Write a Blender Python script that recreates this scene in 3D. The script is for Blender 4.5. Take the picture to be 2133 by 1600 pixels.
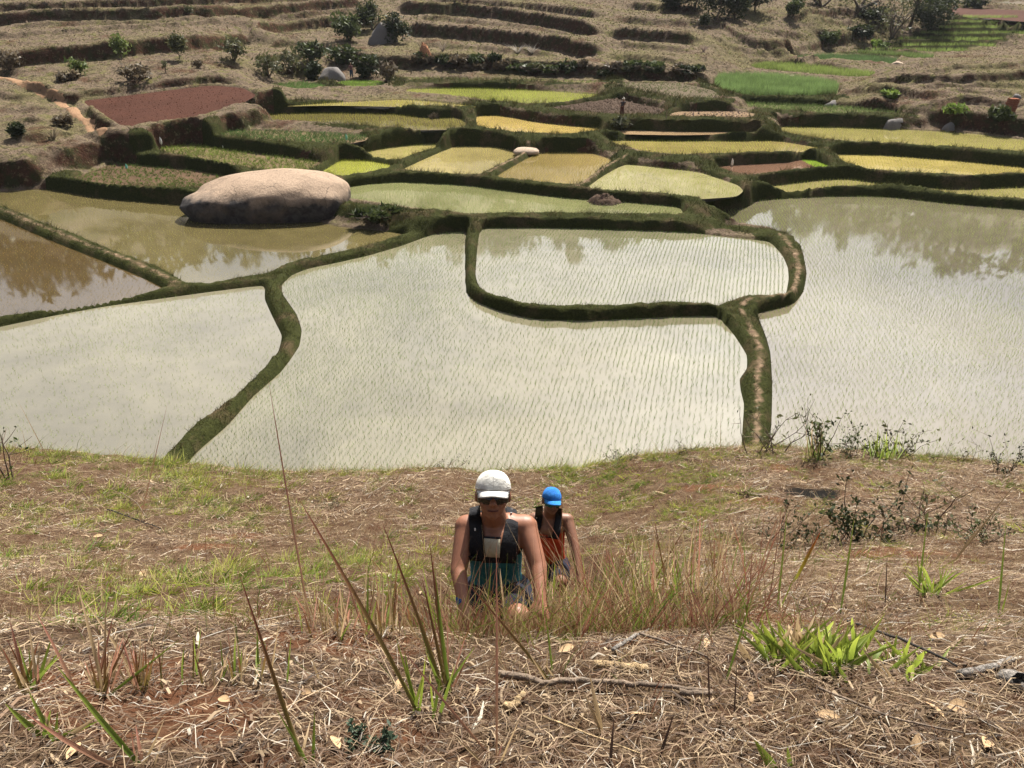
import bpy, bmesh, math, random
import numpy as np
from mathutils import Vector, Matrix

for o in list(bpy.data.objects):
    bpy.data.objects.remove(o, do_unlink=True)
scene = bpy.context.scene
col = scene.collection
rng = np.random.default_rng(7)
random.seed(7)
R = math.radians

# ------------------------------------------------------------------ camera
CAM = np.array([0.0, 0.0, 15.0])
PITCH = R(28.0)
FPX = 1650.0
W0, H0 = 2133.0, 1600.0
cam_data = bpy.data.cameras.new('camera')
cam = bpy.data.objects.new('camera', cam_data)
col.objects.link(cam)
cam.location = CAM
cam.rotation_euler = (math.pi / 2 - PITCH, 0, 0)
cam_data.sensor_fit = 'HORIZONTAL'
cam_data.angle = 2 * math.atan(W0 / 2 / FPX)
cam_data.clip_start = 0.05
cam_data.clip_end = 3000
scene.camera = cam

# ------------------------------------------------------------------ light
SUN_EL, SUN_AZ = R(51.0), R(20.0)      # ahead of the camera, a little to the right
sun_dir = Vector((math.sin(SUN_AZ) * math.cos(SUN_EL), math.cos(SUN_AZ) * math.cos(SUN_EL), math.sin(SUN_EL)))
sun_data = bpy.data.lights.new('sun', 'SUN')
sun_data.energy = 5.0
sun_data.angle = R(0.55)
sun_data.color = (1.0, 0.95, 0.86)
sun = bpy.data.objects.new('sun', sun_data)
sun.rotation_euler = sun_dir.to_track_quat('Z', 'Y').to_euler()
col.objects.link(sun)

world = bpy.data.worlds.new('World')
scene.world = world
world.use_nodes = True
wn = world.node_tree
wn.nodes.clear()
wo = wn.nodes.new('ShaderNodeOutputWorld')
wb = wn.nodes.new('ShaderNodeBackground')
sky = wn.nodes.new('ShaderNodeTexSky')
sky.sky_type = 'NISHITA'
sky.sun_disc = False
sky.sun_elevation = SUN_EL
sky.sun_rotation = SUN_AZ
sky.air_density = 1.0
sky.dust_density = 4.0
sky.ozone_density = 1.0
wb.inputs['Strength'].default_value = 0.06
# thin high cloud over the whole sky
tc = wn.nodes.new('ShaderNodeTexCoord')
mp = wn.nodes.new('ShaderNodeMapping')
mp.inputs['Scale'].default_value = (1.0, 1.0, 2.6)
cn = wn.nodes.new('ShaderNodeTexNoise')
cn.inputs['Scale'].default_value = 2.6
cn.inputs['Detail'].default_value = 7
cn.inputs['Roughness'].default_value = 0.58
cr = wn.nodes.new('ShaderNodeMapRange')
cr.inputs['From Min'].default_value = 0.36
cr.inputs['From Max'].default_value = 0.66
cr.inputs['To Min'].default_value = 0.0
cr.inputs['To Max'].default_value = 0.75
mx = wn.nodes.new('ShaderNodeMix')
mx.data_type = 'RGBA'
hs = wn.nodes.new('ShaderNodeVectorMath')      # cloud = the sky behind it, lifted and whitened
hs.operation = 'SCALE'
hs.inputs['Scale'].default_value = 1.7
bw = wn.nodes.new('ShaderNodeRGBToBW')
wl = wn.nodes.new
wn.links.new(tc.outputs['Generated'], mp.inputs['Vector'])
wn.links.new(mp.outputs['Vector'], cn.inputs['Vector'])
wn.links.new(cn.outputs['Fac'], cr.inputs['Value'])
wn.links.new(cr.outputs['Result'], mx.inputs['Factor'])
wn.links.new(sky.outputs['Color'], mx.inputs['A'])
wn.links.new(sky.outputs['Color'], bw.inputs['Color'])
wn.links.new(bw.outputs['Val'], hs.inputs[0])
wn.links.new(hs.outputs['Vector'], mx.inputs['B'])
wn.links.new(mx.outputs['Result'], wb.inputs['Color'])
wn.links.new(wb.outputs['Background'], wo.inputs['Surface'])

vs = scene.view_settings
vs.view_transform = 'Standard'
vs.look = 'None'
vs.exposure = 1.15
vs.gamma = 1.0
vs.use_curve_mapping = False
scene.cycles.max_bounces = 6
scene.cycles.diffuse_bounces = 2
scene.cycles.glossy_bounces = 3
scene.cycles.transmission_bounces = 3
scene.cycles.transparent_max_bounces = 6
scene.cycles.use_denoising = True

# ------------------------------------------------------------------ helpers
Fw = np.array([0, math.cos(PITCH), -math.sin(PITCH)])
Up = np.array([0, math.sin(PITCH), math.cos(PITCH)])
Rt = np.array([1.0, 0, 0])

def ray(px, py):
    px = np.asarray(px, float); py = np.asarray(py, float)
    u = (px - W0 / 2) / FPX; v = (H0 / 2 - py) / FPX
    return Fw + u[..., None] * Rt + v[..., None] * Up

def at_plane(px, py, a, b=0.0):
    """the point where the sight line meets the ground plane z = a + b*y"""
    r = ray(px, py)
    s = (a - CAM[2]) / (r[..., 2] - b * r[..., 1])
    return CAM + s[..., None] * r

def at_depth(px, py, d):
    return CAM + np.asarray(d, float)[..., None] * ray(px, py)

def smooth(e0, e1, x):
    t = np.clip((x - e0) / (e1 - e0), 0, 1)
    return t * t * (3 - 2 * t)

def hash2(ix, iy, seed):
    h = (ix.astype(np.int64) * 374761393 + iy.astype(np.int64) * 668265263 + seed * 1442695041) & 0x7fffffff
    h = (h ^ (h >> 13)) * 1274126177 & 0x7fffffff
    return ((h ^ (h >> 16)) & 0xffff) / 65535.0

def vnoise(x, y, seed=0):
    ix = np.floor(x); iy = np.floor(y)
    fx = x - ix; fy = y - iy
    fx = fx * fx * (3 - 2 * fx); fy = fy * fy * (3 - 2 * fy)
    a = hash2(ix, iy, seed); b = hash2(ix + 1, iy, seed); c = hash2(ix, iy + 1, seed); d = hash2(ix + 1, iy + 1, seed)
    return (a * (1 - fx) + b * fx) * (1 - fy) + (c * (1 - fx) + d * fx) * fy

def fbm(x, y, octaves=4, seed=0):
    s = 0; amp = 0.5; tot = 0
    for k in range(octaves):
        s = s + amp * vnoise(x * 2 ** k, y * 2 ** k, seed + k * 17); tot += amp; amp *= 0.5
    return s / tot

def np_mesh(name, verts, faces, cols=None, attrs=None, smooth_shade=True):
    """verts (n,3); faces (m,3) or (m,4) or list of both; cols (n,3) per vertex"""
    me = bpy.data.meshes.new(name)
    if isinstance(faces, np.ndarray): faces = [faces]
    faces = [f for f in faces if len(f)]
    me.vertices.add(len(verts))
    me.vertices.foreach_set('co', np.asarray(verts, np.float32).ravel())
    nl = sum(f.size for f in faces); npol = sum(len(f) for f in faces)
    me.loops.add(nl); me.polygons.add(npol)
    me.loops.foreach_set('vertex_index', np.concatenate([f.ravel() for f in faces]).astype(np.int32))
    tot = np.concatenate([np.full(len(f), f.shape[1]) for f in faces])
    st = np.concatenate([[0], np.cumsum(tot)[:-1]])
    me.polygons.foreach_set('loop_start', st.astype(np.int32))
    if smooth_shade:
        me.polygons.foreach_set('use_smooth', np.ones(npol, bool))
    if cols is not None:
        ca = me.color_attributes.new('Col', 'FLOAT_COLOR', 'POINT')
        c4 = np.ones((len(verts), 4), np.float32); c4[:, :3] = cols
        ca.data.foreach_set('color', c4.ravel())
    for k, v in (attrs or {}).items():
        at = me.attributes.new(k, 'FLOAT', 'POINT')
        at.data.foreach_set('value', np.asarray(v, np.float32))
    me.update(calc_edges=True)
    return me

def link(name, me, mat=None, parent=None):
    o = bpy.data.objects.new(name, me)
    col.objects.link(o)
    if mat is not None and me is not None:
        me.materials.clear(); me.materials.append(mat)
    if parent is not None: o.parent = parent
    return o

def tag(o, label=None, cat=None, group=None, kind=None):
    if label: o['label'] = label
    if cat: o['category'] = cat
    if group: o['group'] = group
    if kind: o['kind'] = kind
    return o

def empty(name, loc=(0, 0, 0)):
    o = bpy.data.objects.new(name, None)
    o.empty_display_size = 0.1
    o.location = loc
    col.objects.link(o)
    return o

# ------------------------------------------------------------------ materials
class NT:
    def __init__(self, name):
        self.m = bpy.data.materials.new(name); self.m.use_nodes = True
        self.t = self.m.node_tree; self.t.nodes.clear()
        self.out = self.n('ShaderNodeOutputMaterial')
    def n(self, kind, **kw):
        nd = self.t.nodes.new(kind)
        for k, v in kw.items():
            if k in nd.inputs.keys(): nd.inputs[k].default_value = v
            else: setattr(nd, k, v)
        return nd
    def l(self, a, b): self.t.links.new(a, b)
    def noise(self, scale, detail=4, rough=0.6, vec=None, dist=0.0):
        nd = self.n('ShaderNodeTexNoise'); nd.inputs['Scale'].default_value = scale
        nd.inputs['Detail'].default_value = detail; nd.inputs['Roughness'].default_value = rough
        nd.inputs['Distortion'].default_value = dist
        self.l(vec if vec is not None else self.obj(), nd.inputs['Vector']); return nd.outputs['Fac']
    def obj(self):
        if not hasattr(self, '_o'): self._o = self.n('ShaderNodeTexCoord')
        return self._o.outputs['Object']
    def pos(self):
        if not hasattr(self, '_g'): self._g = self.n('ShaderNodeNewGeometry')
        return self._g.outputs['Position']
    def rng(self, v, a, b, c=0.0, d=1.0):
        nd = self.n('ShaderNodeMapRange'); nd.inputs['From Min'].default_value = a; nd.inputs['From Max'].default_value = b
        nd.inputs['To Min'].default_value = c; nd.inputs['To Max'].default_value = d
        self.l(v, nd.inputs['Value']); return nd.outputs['Result']
    def mix(self, f, a, b, mode='MIX'):
        nd = self.n('ShaderNodeMix'); nd.data_type = 'RGBA'; nd.blend_type = mode
        for k, v in (('Factor', f), ('A', a), ('B', b)):
            s = [i for i in nd.inputs if i.name == k and i.enabled][0] if k != 'Factor' else nd.inputs['Factor']
            if isinstance(v, (tuple, list)): s.default_value = (*v, 1.0) if len(v) == 3 else v
            elif isinstance(v, (int, float)): s.default_value = v
            else: self.l(v, s)
        return [o for o in nd.outputs if o.enabled][0]
    def math(self, op, a, b=0.0):
        nd = self.n('ShaderNodeMath', operation=op)
        for i, v in enumerate((a, b)):
            if isinstance(v, (int, float)): nd.inputs[i].default_value = v
            else: self.l(v, nd.inputs[i])
        return nd.outputs[0]
    def attr(self, name, colour=False):
        nd = self.n('ShaderNodeAttribute', attribute_name=name)
        return nd.outputs['Color'] if colour else nd.outputs['Fac']
    def bump(self, h, strength=0.5, dist=0.05):
        nd = self.n('ShaderNodeBump'); nd.inputs['Strength'].default_value = strength; nd.inputs['Distance'].default_value = dist
        self.l(h, nd.inputs['Height']); return nd.outputs['Normal']
    def pbr(self, colour, rough=0.9, normal=None, spec=0.3, ior=None, **kw):
        nd = self.n('ShaderNodeBsdfPrincipled')
        if isinstance(colour, (tuple, list)): nd.inputs['Base Color'].default_value = (*colour, 1.0)
        else: self.l(colour, nd.inputs['Base Color'])
        if isinstance(rough, (int, float)): nd.inputs['Roughness'].default_value = rough
        else: self.l(rough, nd.inputs['Roughness'])
        nd.inputs['Specular IOR Level'].default_value = spec
        if ior: nd.inputs['IOR'].default_value = ior
        if normal is not None: self.l(normal, nd.inputs['Normal'])
        for k, v in kw.items(): nd.inputs[k].default_value = v
        self.l(nd.outputs['BSDF'], self.out.inputs['Surface']); self.bsdf = nd
        return self.m

def leaf_material(name, tint=(1, 1, 1), trans=0.35, rough=0.6):
    """colour from the mesh, a little light coming through the blade"""
    t = NT(name)
    c = t.attr('Col', True)
    if tint != (1, 1, 1): c = t.mix(1.0, c, tint, 'MULTIPLY')
    p = t.n('ShaderNodeBsdfPrincipled'); p.inputs['Roughness'].default_value = rough
    p.inputs['Specular IOR Level'].default_value = 0.25
    t.l(c, p.inputs['Base Color'])
    tr = t.n('ShaderNodeBsdfTranslucent'); t.l(c, tr.inputs['Color'])
    m = t.n('ShaderNodeMixShader'); m.inputs['Fac'].default_value = trans
    t.l(p.outputs['BSDF'], m.inputs[1]); t.l(tr.outputs['BSDF'], m.inputs[2])
    t.l(m.outputs['Shader'], t.out.inputs['Surface'])
    return t.m

def plain(name, colour, rough=0.8, var=0.15, scale=20.0, bump=0.0, spec=0.3):
    t = NT(name)
    n = t.noise(scale, 5)
    dark = tuple(max(0, c * (1 - var * 2)) for c in colour); light = tuple(min(1, c * (1 + var)) for c in colour)
    c = t.mix(t.rng(n, 0.3, 0.7), dark, light)
    nb = t.bump(t.noise(scale * 3, 4), bump, 0.02) if bump else None
    return t.pbr(c, rough, nb, spec)
# ------------------------------------------------------------------ the fields
# each field: outline sighted on its own ground plane z = a + b*y, the ground it has, the crop in it, and the words used for it
PLOTS = []
def plot(key, words, z, pts, ground, colour, crop=None, b=0.0, name=None, smooth_n=2):
    p = np.array(pts, float)
    w = at_plane(p[:, 0], p[:, 1], z, b)[:, :2]
    for k in range(smooth_n):                       # round the corners
        n = np.roll(w, -1, 0)
        w = np.stack([w * 0.88 + n * 0.12, w * 0.12 + n * 0.88], 1).reshape(-1, 2) if k == 0 else np.stack([w * 0.75 + n * 0.25, w * 0.25 + n * 0.75], 1).reshape(-1, 2)
    PLOTS.append(dict(key=key, words=words, a=z, b=b, w=w, ground=ground, colour=colour, crop=crop, name=name))

MUD = (0.28, 0.22, 0.11)
MILK = (0.165, 0.148, 0.095)
BROWN = (0.07, 0.046, 0.018)
OLIVE = (0.105, 0.085, 0.036)
YEL = (0.29, 0.235, 0.10)
# crop: (kind, row azimuth deg, spacing, height, colour, keep)
G1 = (0.20, 0.26, 0.055); G2 = (0.30, 0.34, 0.06); G3 = (0.115, 0.18, 0.035); GY = (0.36, 0.34, 0.06); GO = (0.31, 0.26, 0.06)

plot('low', 'milky lower paddy', 0.0,
     [(-400, 768), (0, 681), (101, 660), (216, 639), (338, 622), (439, 608), (552, 594), (551, 624), (570, 665), (588, 700), (580, 734), (540, 781), (472, 845), (405, 889), (358, 936), (300, 1000), (240, 1080), (-500, 1080)],
     'water', (0.165, 0.148, 0.10), ('rice', 4, 0.20, 0.15, (0.24, 0.30, 0.10), 0.55))
plot('main', 'row-planted paddy', 0.0,
     [(398, 952), (472, 889), (526, 827), (587, 774), (624, 722), (629, 688), (618, 654), (589, 614), (586, 594), (608, 573), (641, 560), (700, 548), (767, 533), (835, 513), (889, 493), (916, 485), (972, 482), (969, 502), (969, 570), (971, 610), (990, 628), (1037, 647), (1105, 664), (1206, 669), (1420, 659), (1487, 658), (1501, 665), (1531, 700), (1556, 740), (1556, 768), (1540, 790), (1543, 815), (1550, 842), (1547, 886), (1544, 936), (1530, 1080), (330, 1080)],
     'water', MILK, ('rice', 14, 0.205, 0.18, G3, 0.97))
plot('inner', 'inner paddy', 0.3,
     [(1000, 474), (1206, 476), (1420, 483), (1514, 494), (1603, 503), (1629, 530), (1641, 557), (1643, 580), (1638, 610), (1627, 619), (1561, 620), (1524, 628), (1490, 640), (1478, 635), (1413, 633), (1274, 641), (1139, 641), (1071, 632), (1021, 614), (997, 597), (990, 573), (994, 519)],
     'water', MILK, ('rice', 14, 0.205, 0.17, G3, 0.97))
plot('wide', 'wide mirror-bright paddy', 0.0,
     [(1600, 940), (1607, 889), (1609, 801), (1605, 734), (1595, 700), (1576, 652), (1616, 644), (1656, 632), (1674, 607), (1680, 570), (1673, 533), (1658, 503), (1634, 487), (1602, 474), (1548, 470), (1480, 465), (1452, 446), (1562, 431), (1578, 416), (1649, 413), (1751, 408), (1852, 410), (1987, 425), (2133, 437), (2550, 470), (2600, 1080), (1612, 1080)],
     'water', (0.118, 0.10, 0.066), ('rice', 6.5, 0.215, 0.17, G1, 0.9))
plot('boulder', 'boulder paddy', 0.0,
     [(398, 598), (439, 597), (552, 576), (587, 561), (624, 549), (700, 534), (767, 516), (845, 493), (835, 487), (768, 478), (700, 472), (640, 455), (500, 440), (375, 425), (304, 420), (203, 411), (101, 393), (0, 400), (-60, 405), (0, 431), (84, 465), (179, 499), (246, 530), (338, 561)],
     'water', OLIVE, ('rice', 10, 0.23, 0.09, (0.24, 0.24, 0.06), 0.5))
plot('brown', 'brown-water paddy', 0.0,
     [(-400, 440), (-120, 418), (0, 456), (111, 504), (216, 545), (304, 582), (352, 607), (236, 632), (135, 649), (0, 668), (-400, 745)],
     'water', BROWN, ('rice', -8, 0.23, 0.10, (0.24, 0.20, 0.05), 0.5))
plot('weedy', 'weedy green paddy', 0.75,
     [(714, 392), (768, 384), (835, 379), (936, 384), (990, 388), (1037, 395), (1183, 413), (1240, 416), (1415, 430), (1424, 445), (1410, 452), (1206, 448), (1037, 448), (970, 450), (903, 440), (835, 430), (768, 420), (726, 414)],
     'water', (0.17, 0.165, 0.075), ('rice', 20, 0.21, 0.16, (0.13, 0.20, 0.05), 0.95))
plot('lime', 'lime-green seedling plot', 1.2,
     [(660, 364), (690, 346), (714, 332), (760, 335), (818, 345), (803, 357), (760, 364), (703, 372)],
     'water', (0.27, 0.26, 0.07), ('rice', 0, 0.16, 0.22, (0.42, 0.46, 0.05), 1.0))
plot('small', 'narrow yellow plot', 1.22,
     [(722, 325), (818, 307), (889, 299), (930, 300), (914, 310), (867, 324), (828, 340), (768, 331)],
     'water', YEL, ('rice', 15, 0.20, 0.2, G2, 1.0))
plot('yellow', 'pale yellow plot', 1.2,
     [(829, 356), (950, 303), (1037, 306), (1071, 316), (1084, 324), (1034, 350), (998, 369), (902, 363)],
     'water', YEL, ('rice', 15, 0.23, 0.14, GY, 0.8))
plot('orange', 'orange-brown plot', 1.2,
     [(1023, 373), (1105, 326), (1132, 318), (1227, 318), (1278, 334), (1240, 361), (1198, 392), (1105, 381)],
     'water', (0.21, 0.155, 0.065), ('rice', 15, 0.20, 0.2, GO, 1.0))
plot('glint', 'glinting pale plot', 1.15,
     [(1215, 396), (1257, 366), (1301, 342), (1420, 355), (1457, 359), (1538, 386), (1549, 398), (1535, 410), (1447, 416), (1413, 410), (1260, 399)],
     'water', (0.27, 0.24, 0.12), ('rice', -10, 0.22, 0.2, G2, 0.9))
plot('bedlow', 'lowest vegetable bed', 0.72,
     [(146, 372), (200, 354), (240, 338), (300, 345), (400, 353), (480, 368), (500, 390), (375, 397), (280, 392), (200, 385)],
     'soil', (0.075, 0.048, 0.03), ('garden', 0, 0.25, 0.22, G3, 0.6))
plot('bedmid', 'middle vegetable bed', 1.42,
     [(325, 311), (405, 299), (473, 312), (574, 324), (641, 334), (672, 339), (646, 358), (591, 360), (540, 358), (489, 347), (405, 331), (345, 321)],
     'soil', (0.11, 0.08, 0.045), ('garden', 0, 0.26, 0.25, G1, 0.75))
plot('bedtop', 'top vegetable bed', 2.12,
     [(456, 285), (480, 273), (540, 272), (700, 279), (770, 286), (760, 294), (700, 304), (675, 303), (608, 300), (506, 291)],
     'soil', (0.12, 0.085, 0.05), ('garden', 0, 0.26, 0.35, (0.10, 0.16, 0.05), 0.8))
plot('olive', 'olive straw-ring paddy', 2.35,
     [(470, 253), (570, 236), (720, 235), (801, 236), (882, 245), (916, 247), (955, 245), (972, 258), (966, 270), (835, 272), (720, 259), (591, 251), (489, 252)],
     'water', OLIVE, ('rice', 12, 0.22, 0.2, (0.32, 0.31, 0.06), 1.0))
plot('gold', 'golden shallow paddy', 2.15,
     [(990, 242), (1037, 240), (1139, 258), (1250, 267), (1250, 275), (1189, 285), (1105, 282), (996, 271)],
     'water', (0.36, 0.26, 0.09), ('rice', 12, 0.25, 0.16, GY, 0.75))
plot('ochre', 'ochre paddy', 1.62,
     [(1247, 294), (1324, 292), (1420, 294), (1548, 294), (1615, 293), (1722, 311), (1649, 319), (1514, 323), (1413, 328), (1341, 317), (1291, 305)],
     'water', (0.27, 0.21, 0.08), ('rice', 8, 0.22, 0.2, G2, 1.0))
plot('strip', 'thin muddy water strip', 2.1,
     [(1262, 272), (1300, 271), (1413, 274), (1582, 275), (1578, 279), (1413, 282), (1300, 280), (1262, 276)],
     'water', (0.32, 0.22, 0.125), None)
plot('pool', 'reddish pool', 1.06,
     [(1484, 348), (1524, 344), (1649, 338), (1663, 333), (1693, 333), (1733, 350), (1649, 357), (1558, 370), (1531, 367)],
     'water', (0.14, 0.08, 0.052), None)
plot('right', 'long yellow paddy', 1.06,
     [(1724, 326), (1751, 321), (1852, 324), (1987, 334), (2133, 349), (2500, 380), (2500, 395), (2133, 363), (2021, 370), (1919, 365), (1818, 357), (1767, 347)],
     'water', (0.34, 0.27, 0.095), ('rice', 20, 0.24, 0.17, GY, 0.8))
plot('comb', 'slim comb-rowed paddy', 0.4,
     [(1578, 390), (1632, 384), (1717, 374), (1767, 372), (1852, 385), (1987, 395), (2133, 389), (2500, 385), (2500, 440), (2133, 418), (2021, 411), (1919, 398), (1818, 390), (1717, 394), (1649, 400), (1584, 398)],
     'water', (0.24, 0.205, 0.085), ('rice', 22, 0.26, 0.24, (0.30, 0.33, 0.07), 1.0))
plot('upper', 'upper paddy', 1.73,
     [(1600, 264), (1751, 265), (1919, 272), (2021, 278), (2133, 292), (2500, 325), (2500, 355), (2133, 321), (1987, 310), (1818, 300), (1751, 299), (1683, 290), (1622, 277)],
     'water', (0.25, 0.21, 0.085), ('rice', 10, 0.22, 0.2, (0.28, 0.30, 0.06), 1.0))
plot('ribbon', 'thin ribbon paddy', 3,
     [(584, 222), (700, 214), (835, 208), (903, 212), (1000, 223), (950, 226), (835, 223), (700, 220)],
     'water', (0.24, 0.20, 0.075), ('rice', 8, 0.3, 0.3, (0.40, 0.38, 0.06), 1.0))
plot('green', 'bright green paddy', 2.9,
     [(846, 186), (1004, 184), (1173, 192), (1264, 199), (1206, 213), (1119, 223), (1037, 214), (970, 203), (903, 196), (846, 193)],
     'water', (0.23, 0.21, 0.075), ('rice', 8, 0.2, 0.25, (0.30, 0.36, 0.05), 1.0))
plot('tilled', 'tilled dark mud field', 2.9,
     [(1128, 227), (1206, 216), (1281, 205), (1341, 219), (1392, 230), (1368, 244), (1274, 243), (1206, 236)],
     'soil', (0.055, 0.038, 0.028), ('clods', 0, 0.3, 0.24, None, 0.85), smooth_n=1)
plot('flooded', 'flooded clod field', 2.85,
     [(1398, 236), (1420, 232), (1514, 231), (1575, 236), (1562, 250), (1480, 249), (1392, 247)],
     'water', (0.32, 0.22, 0.14), ('clods', 0, 0.35, 0.16, None, 0.55))
plot('fallow', 'dry fallow terrace', 3.5,
     [(1279, 173), (1420, 173), (1485, 188), (1503, 203), (1480, 211), (1420, 207), (1350, 196), (1300, 184)],
     'soil', (0.085, 0.066, 0.045), ('garden', 0, 0.4, 0.22, (0.14, 0.17, 0.06), 0.7))
plot('cabbage', 'cabbage row terrace', 3.4,
     [(838, 163), (1000, 164), (1260, 170), (1255, 175), (1000, 170), (842, 168)],
     'soil', (0.12, 0.09, 0.05), ('garden', 0, 0.45, 0.3, (0.20, 0.26, 0.07), 0.9))
plot('nursery', 'round nursery pond', 3.2,
     [(697, 178), (705, 172), (740, 168), (790, 170), (812, 176), (780, 181), (720, 183)],
     'water', (0.30, 0.25, 0.17), ('tall', 0, 0.16, 0.22, (0.20, 0.30, 0.06), 0.75))
plot('plot', 'small green garden plot', 3.2,
     [(549, 185), (578, 177), (622, 171), (672, 178), (686, 184), (620, 186)],
     'soil', (0.09, 0.085, 0.04), ('garden', 0, 0.28, 0.35, (0.13, 0.22, 0.06), 1.0))
plot('red', 'ploughed red earth field', -3.74,
     [(172, 210), (236, 203), (338, 190), (439, 178), (506, 183), (535, 199), (506, 215), (405, 249), (371, 253), (263, 266), (203, 236)],
     'soil', (0.052, 0.023, 0.016), ('clods', 0, 0.5, 0.13, None, 0.8), b=0.10, smooth_n=1)
plot('leek', 'leafy green terrace', 2.6,
     [(1528, 222), (1548, 215), (1649, 219), (1751, 223), (1852, 233), (1882, 238), (1818, 240), (1717, 240), (1615, 233)],
     'soil', (0.09, 0.08, 0.04), ('garden', 0, 0.3, 0.35, (0.17, 0.23, 0.075), 0.95))
plot('tall', 'tall grass-green terrace', 3.13,
     [(1484, 180), (1494, 161), (1582, 160), (1666, 166), (1748, 177), (1743, 203), (1615, 203), (1511, 201)],
     'soil', (0.09, 0.10, 0.04), ('tall', 0, 0.22, 0.75, (0.17, 0.25, 0.085), 1.0))
plot('bright', 'yellow-green crop terrace', 3.4,
     [(1561, 138), (1602, 132), (1683, 137), (1832, 154), (1808, 164), (1683, 154), (1567, 143)],
     'soil', (0.10, 0.10, 0.04), ('tall', 0, 0.3, 0.5, (0.22, 0.28, 0.075), 1.0))
plot('deep', 'deep green crop terrace', 3.42,
     [(1625, 125), (1717, 117), (1800, 119), (1884, 128), (1858, 141), (1751, 136)],
     'soil', (0.08, 0.09, 0.04), ('tall', 0, 0.3, 0.6, (0.11, 0.17, 0.065), 1.0))
plot('light', 'light green crop terrace', 3.5,
     [(1755, 112), (1801, 108), (1950, 116), (1936, 125), (1818, 117)],
     'soil', (0.09, 0.10, 0.04), ('tall', 0, 0.35, 0.5, (0.17, 0.23, 0.075), 1.0))
for k_, (nm, wd, x0_, x1_) in enumerate((('st0', 'lowest far stair bed', 1880, 2076), ('st1', 'second far stair bed', 1874, 2098), ('st2', 'third far stair bed', 1924, 2300), ('st3', 'fourth far stair bed', 1956, 2300), ('st4', 'fifth far stair bed', 1984, 2300), ('st5', 'topmost far stair bed', 2008, 2130), ('st6', 'foot bed below the far stair', 1806, 2022))):
    k_ = -1 if nm == 'st6' else k_
    zf = 3.9 + 0.6 * k_ + (0.2 if k_ < 0 else 0); yf = 128 + 3.1 * k_; dep = yf * math.cos(PITCH) + (15 - zf) * math.sin(PITCH)
    xa, xb = ((q_ - W0 / 2) / FPX * dep for q_ in (x0_, x1_)); n_ = 9
    plot(nm, wd, zf, [(0, 400)] * 4, 'soil', (0.09, 0.10, 0.045), ('tall', 0, 0.36, 0.58, (0.30, 0.39, 0.11), 1.0))
    xs_ = np.linspace(xa, xb, n_); wob_ = 0.5 * np.sin(xs_ * 0.4 + k_) - 0.02 * (xs_ - xa)
    PLOTS[-1]['w'] = np.concatenate([np.stack([xs_, yf + wob_], -1), np.stack([xs_[::-1], yf + 2.2 + wob_[::-1]], -1)])
plot('farred', 'far red earth field', 2.7,
     [(1972, 15), (2133, 22), (2300, 28), (2300, 52), (2133, 46), (1990, 33)],
     'soil', (0.06, 0.030, 0.022), None, b=0.03)
# ------------------------------------------------------------------ lie of the land: hills sighted as spot heights
ctrl = []
for p in PLOTS:
    for q in p['w'][::3]: ctrl.append((q[0], q[1], p['a'] + p['b'] * q[1]))
def spots(a, b, pts):
    p = np.array(pts, float); w = at_plane(p[:, 0], p[:, 1], a, b)
    for q in w: ctrl.append(tuple(q))
spots(-5.7, 0.13, [(-300, 345), (-300, 250), (-300, 120), (-300, 20), (0, 336), (60, 330), (110, 318), (170, 304), (225, 284), (0, 270), (0, 220), (100, 260), (150, 230), (0, 160), (110, 205), (0, 110), (150, 150), (200, 120), (330, 165), (400, 120), (500, 150), (480, 110), (0, 30), (250, 30), (480, 30), (-300, -20), (200, -20), (500, -20), (150, 60), (350, 60)])
spots(-8.42, 0.13, [(560, 100), (620, 120), (700, 110), (740, 125), (840, 125), (900, 112), (970, 118), (1105, 127), (1240, 137), (1350, 143), (1440, 150), (1000, 60), (1200, 100), (1330, 110), (1100, 10), (1300, 20), (1450, 60), (700, 60), (560, 60), (850, 60), (600, -20), (900, -20), (1200, -20), (1450, -20), (1420, 100), (1480, 120), (1500, 90), (1560, 108), (1540, 60), (1650, 70), (1760, 80), (1640, 100), (1740, 98), (1700, 30), (1820, 85), (1850, 95), (1600, -20), (1800, -20)])
spots(-6.3, 0.13, [(1800, 205), (1760, 180), (1830, 185), (1860, 170), (1880, 150), (1950, 215), (2000, 230), (2060, 236), (2133, 240), (2350, 260), (1900, 195), (2000, 180), (2133, 180), (2350, 190), (2000, 140), (2133, 132), (2133, 150), (2350, 140)])
spots(4.3, 0.0, [(1960, 120), (2040, 108), (2133, 101), (2350, 98), (2090, 112), (2240, 108)])
spots(2.4, 0.033, [(1900, 40), (1930, 55), (1960, 0), (2133, 5), (2350, 5), (2050, -20), (2350, -20), (1870, 65), (1850, 20)])
spots(0.0, 0.0, [(710, 460), (760, 465), (840, 470)])
for x in (-60, -30, 0, 30, 60): ctrl.append((x, 14.0, -1.0))
ctrl = np.array(ctrl)
keep = [0]
for i in range(1, len(ctrl)):
    if np.min(np.hypot(*(ctrl[keep, :2] - ctrl[i, :2]).T)) > 1.2: keep.append(i)
ctrl = ctrl[keep]
def rbf_fit(c):
    d = np.hypot(c[:, None, 0] - c[None, :, 0], c[:, None, 1] - c[None, :, 1])
    n = len(c); A = np.zeros((n + 3, n + 3)); A[:n, :n] = -d - 0.6 * np.eye(n) * 0
    A[:n, :n] += np.eye(n) * 0.8
    A[:n, n] = 1; A[:n, n + 1:] = c[:, :2]; A[n:, :n] = A[:n, n:].T
    return np.linalg.solve(A, np.concatenate([c[:, 2], np.zeros(3)]))
RBF = rbf_fit(ctrl)
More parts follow.
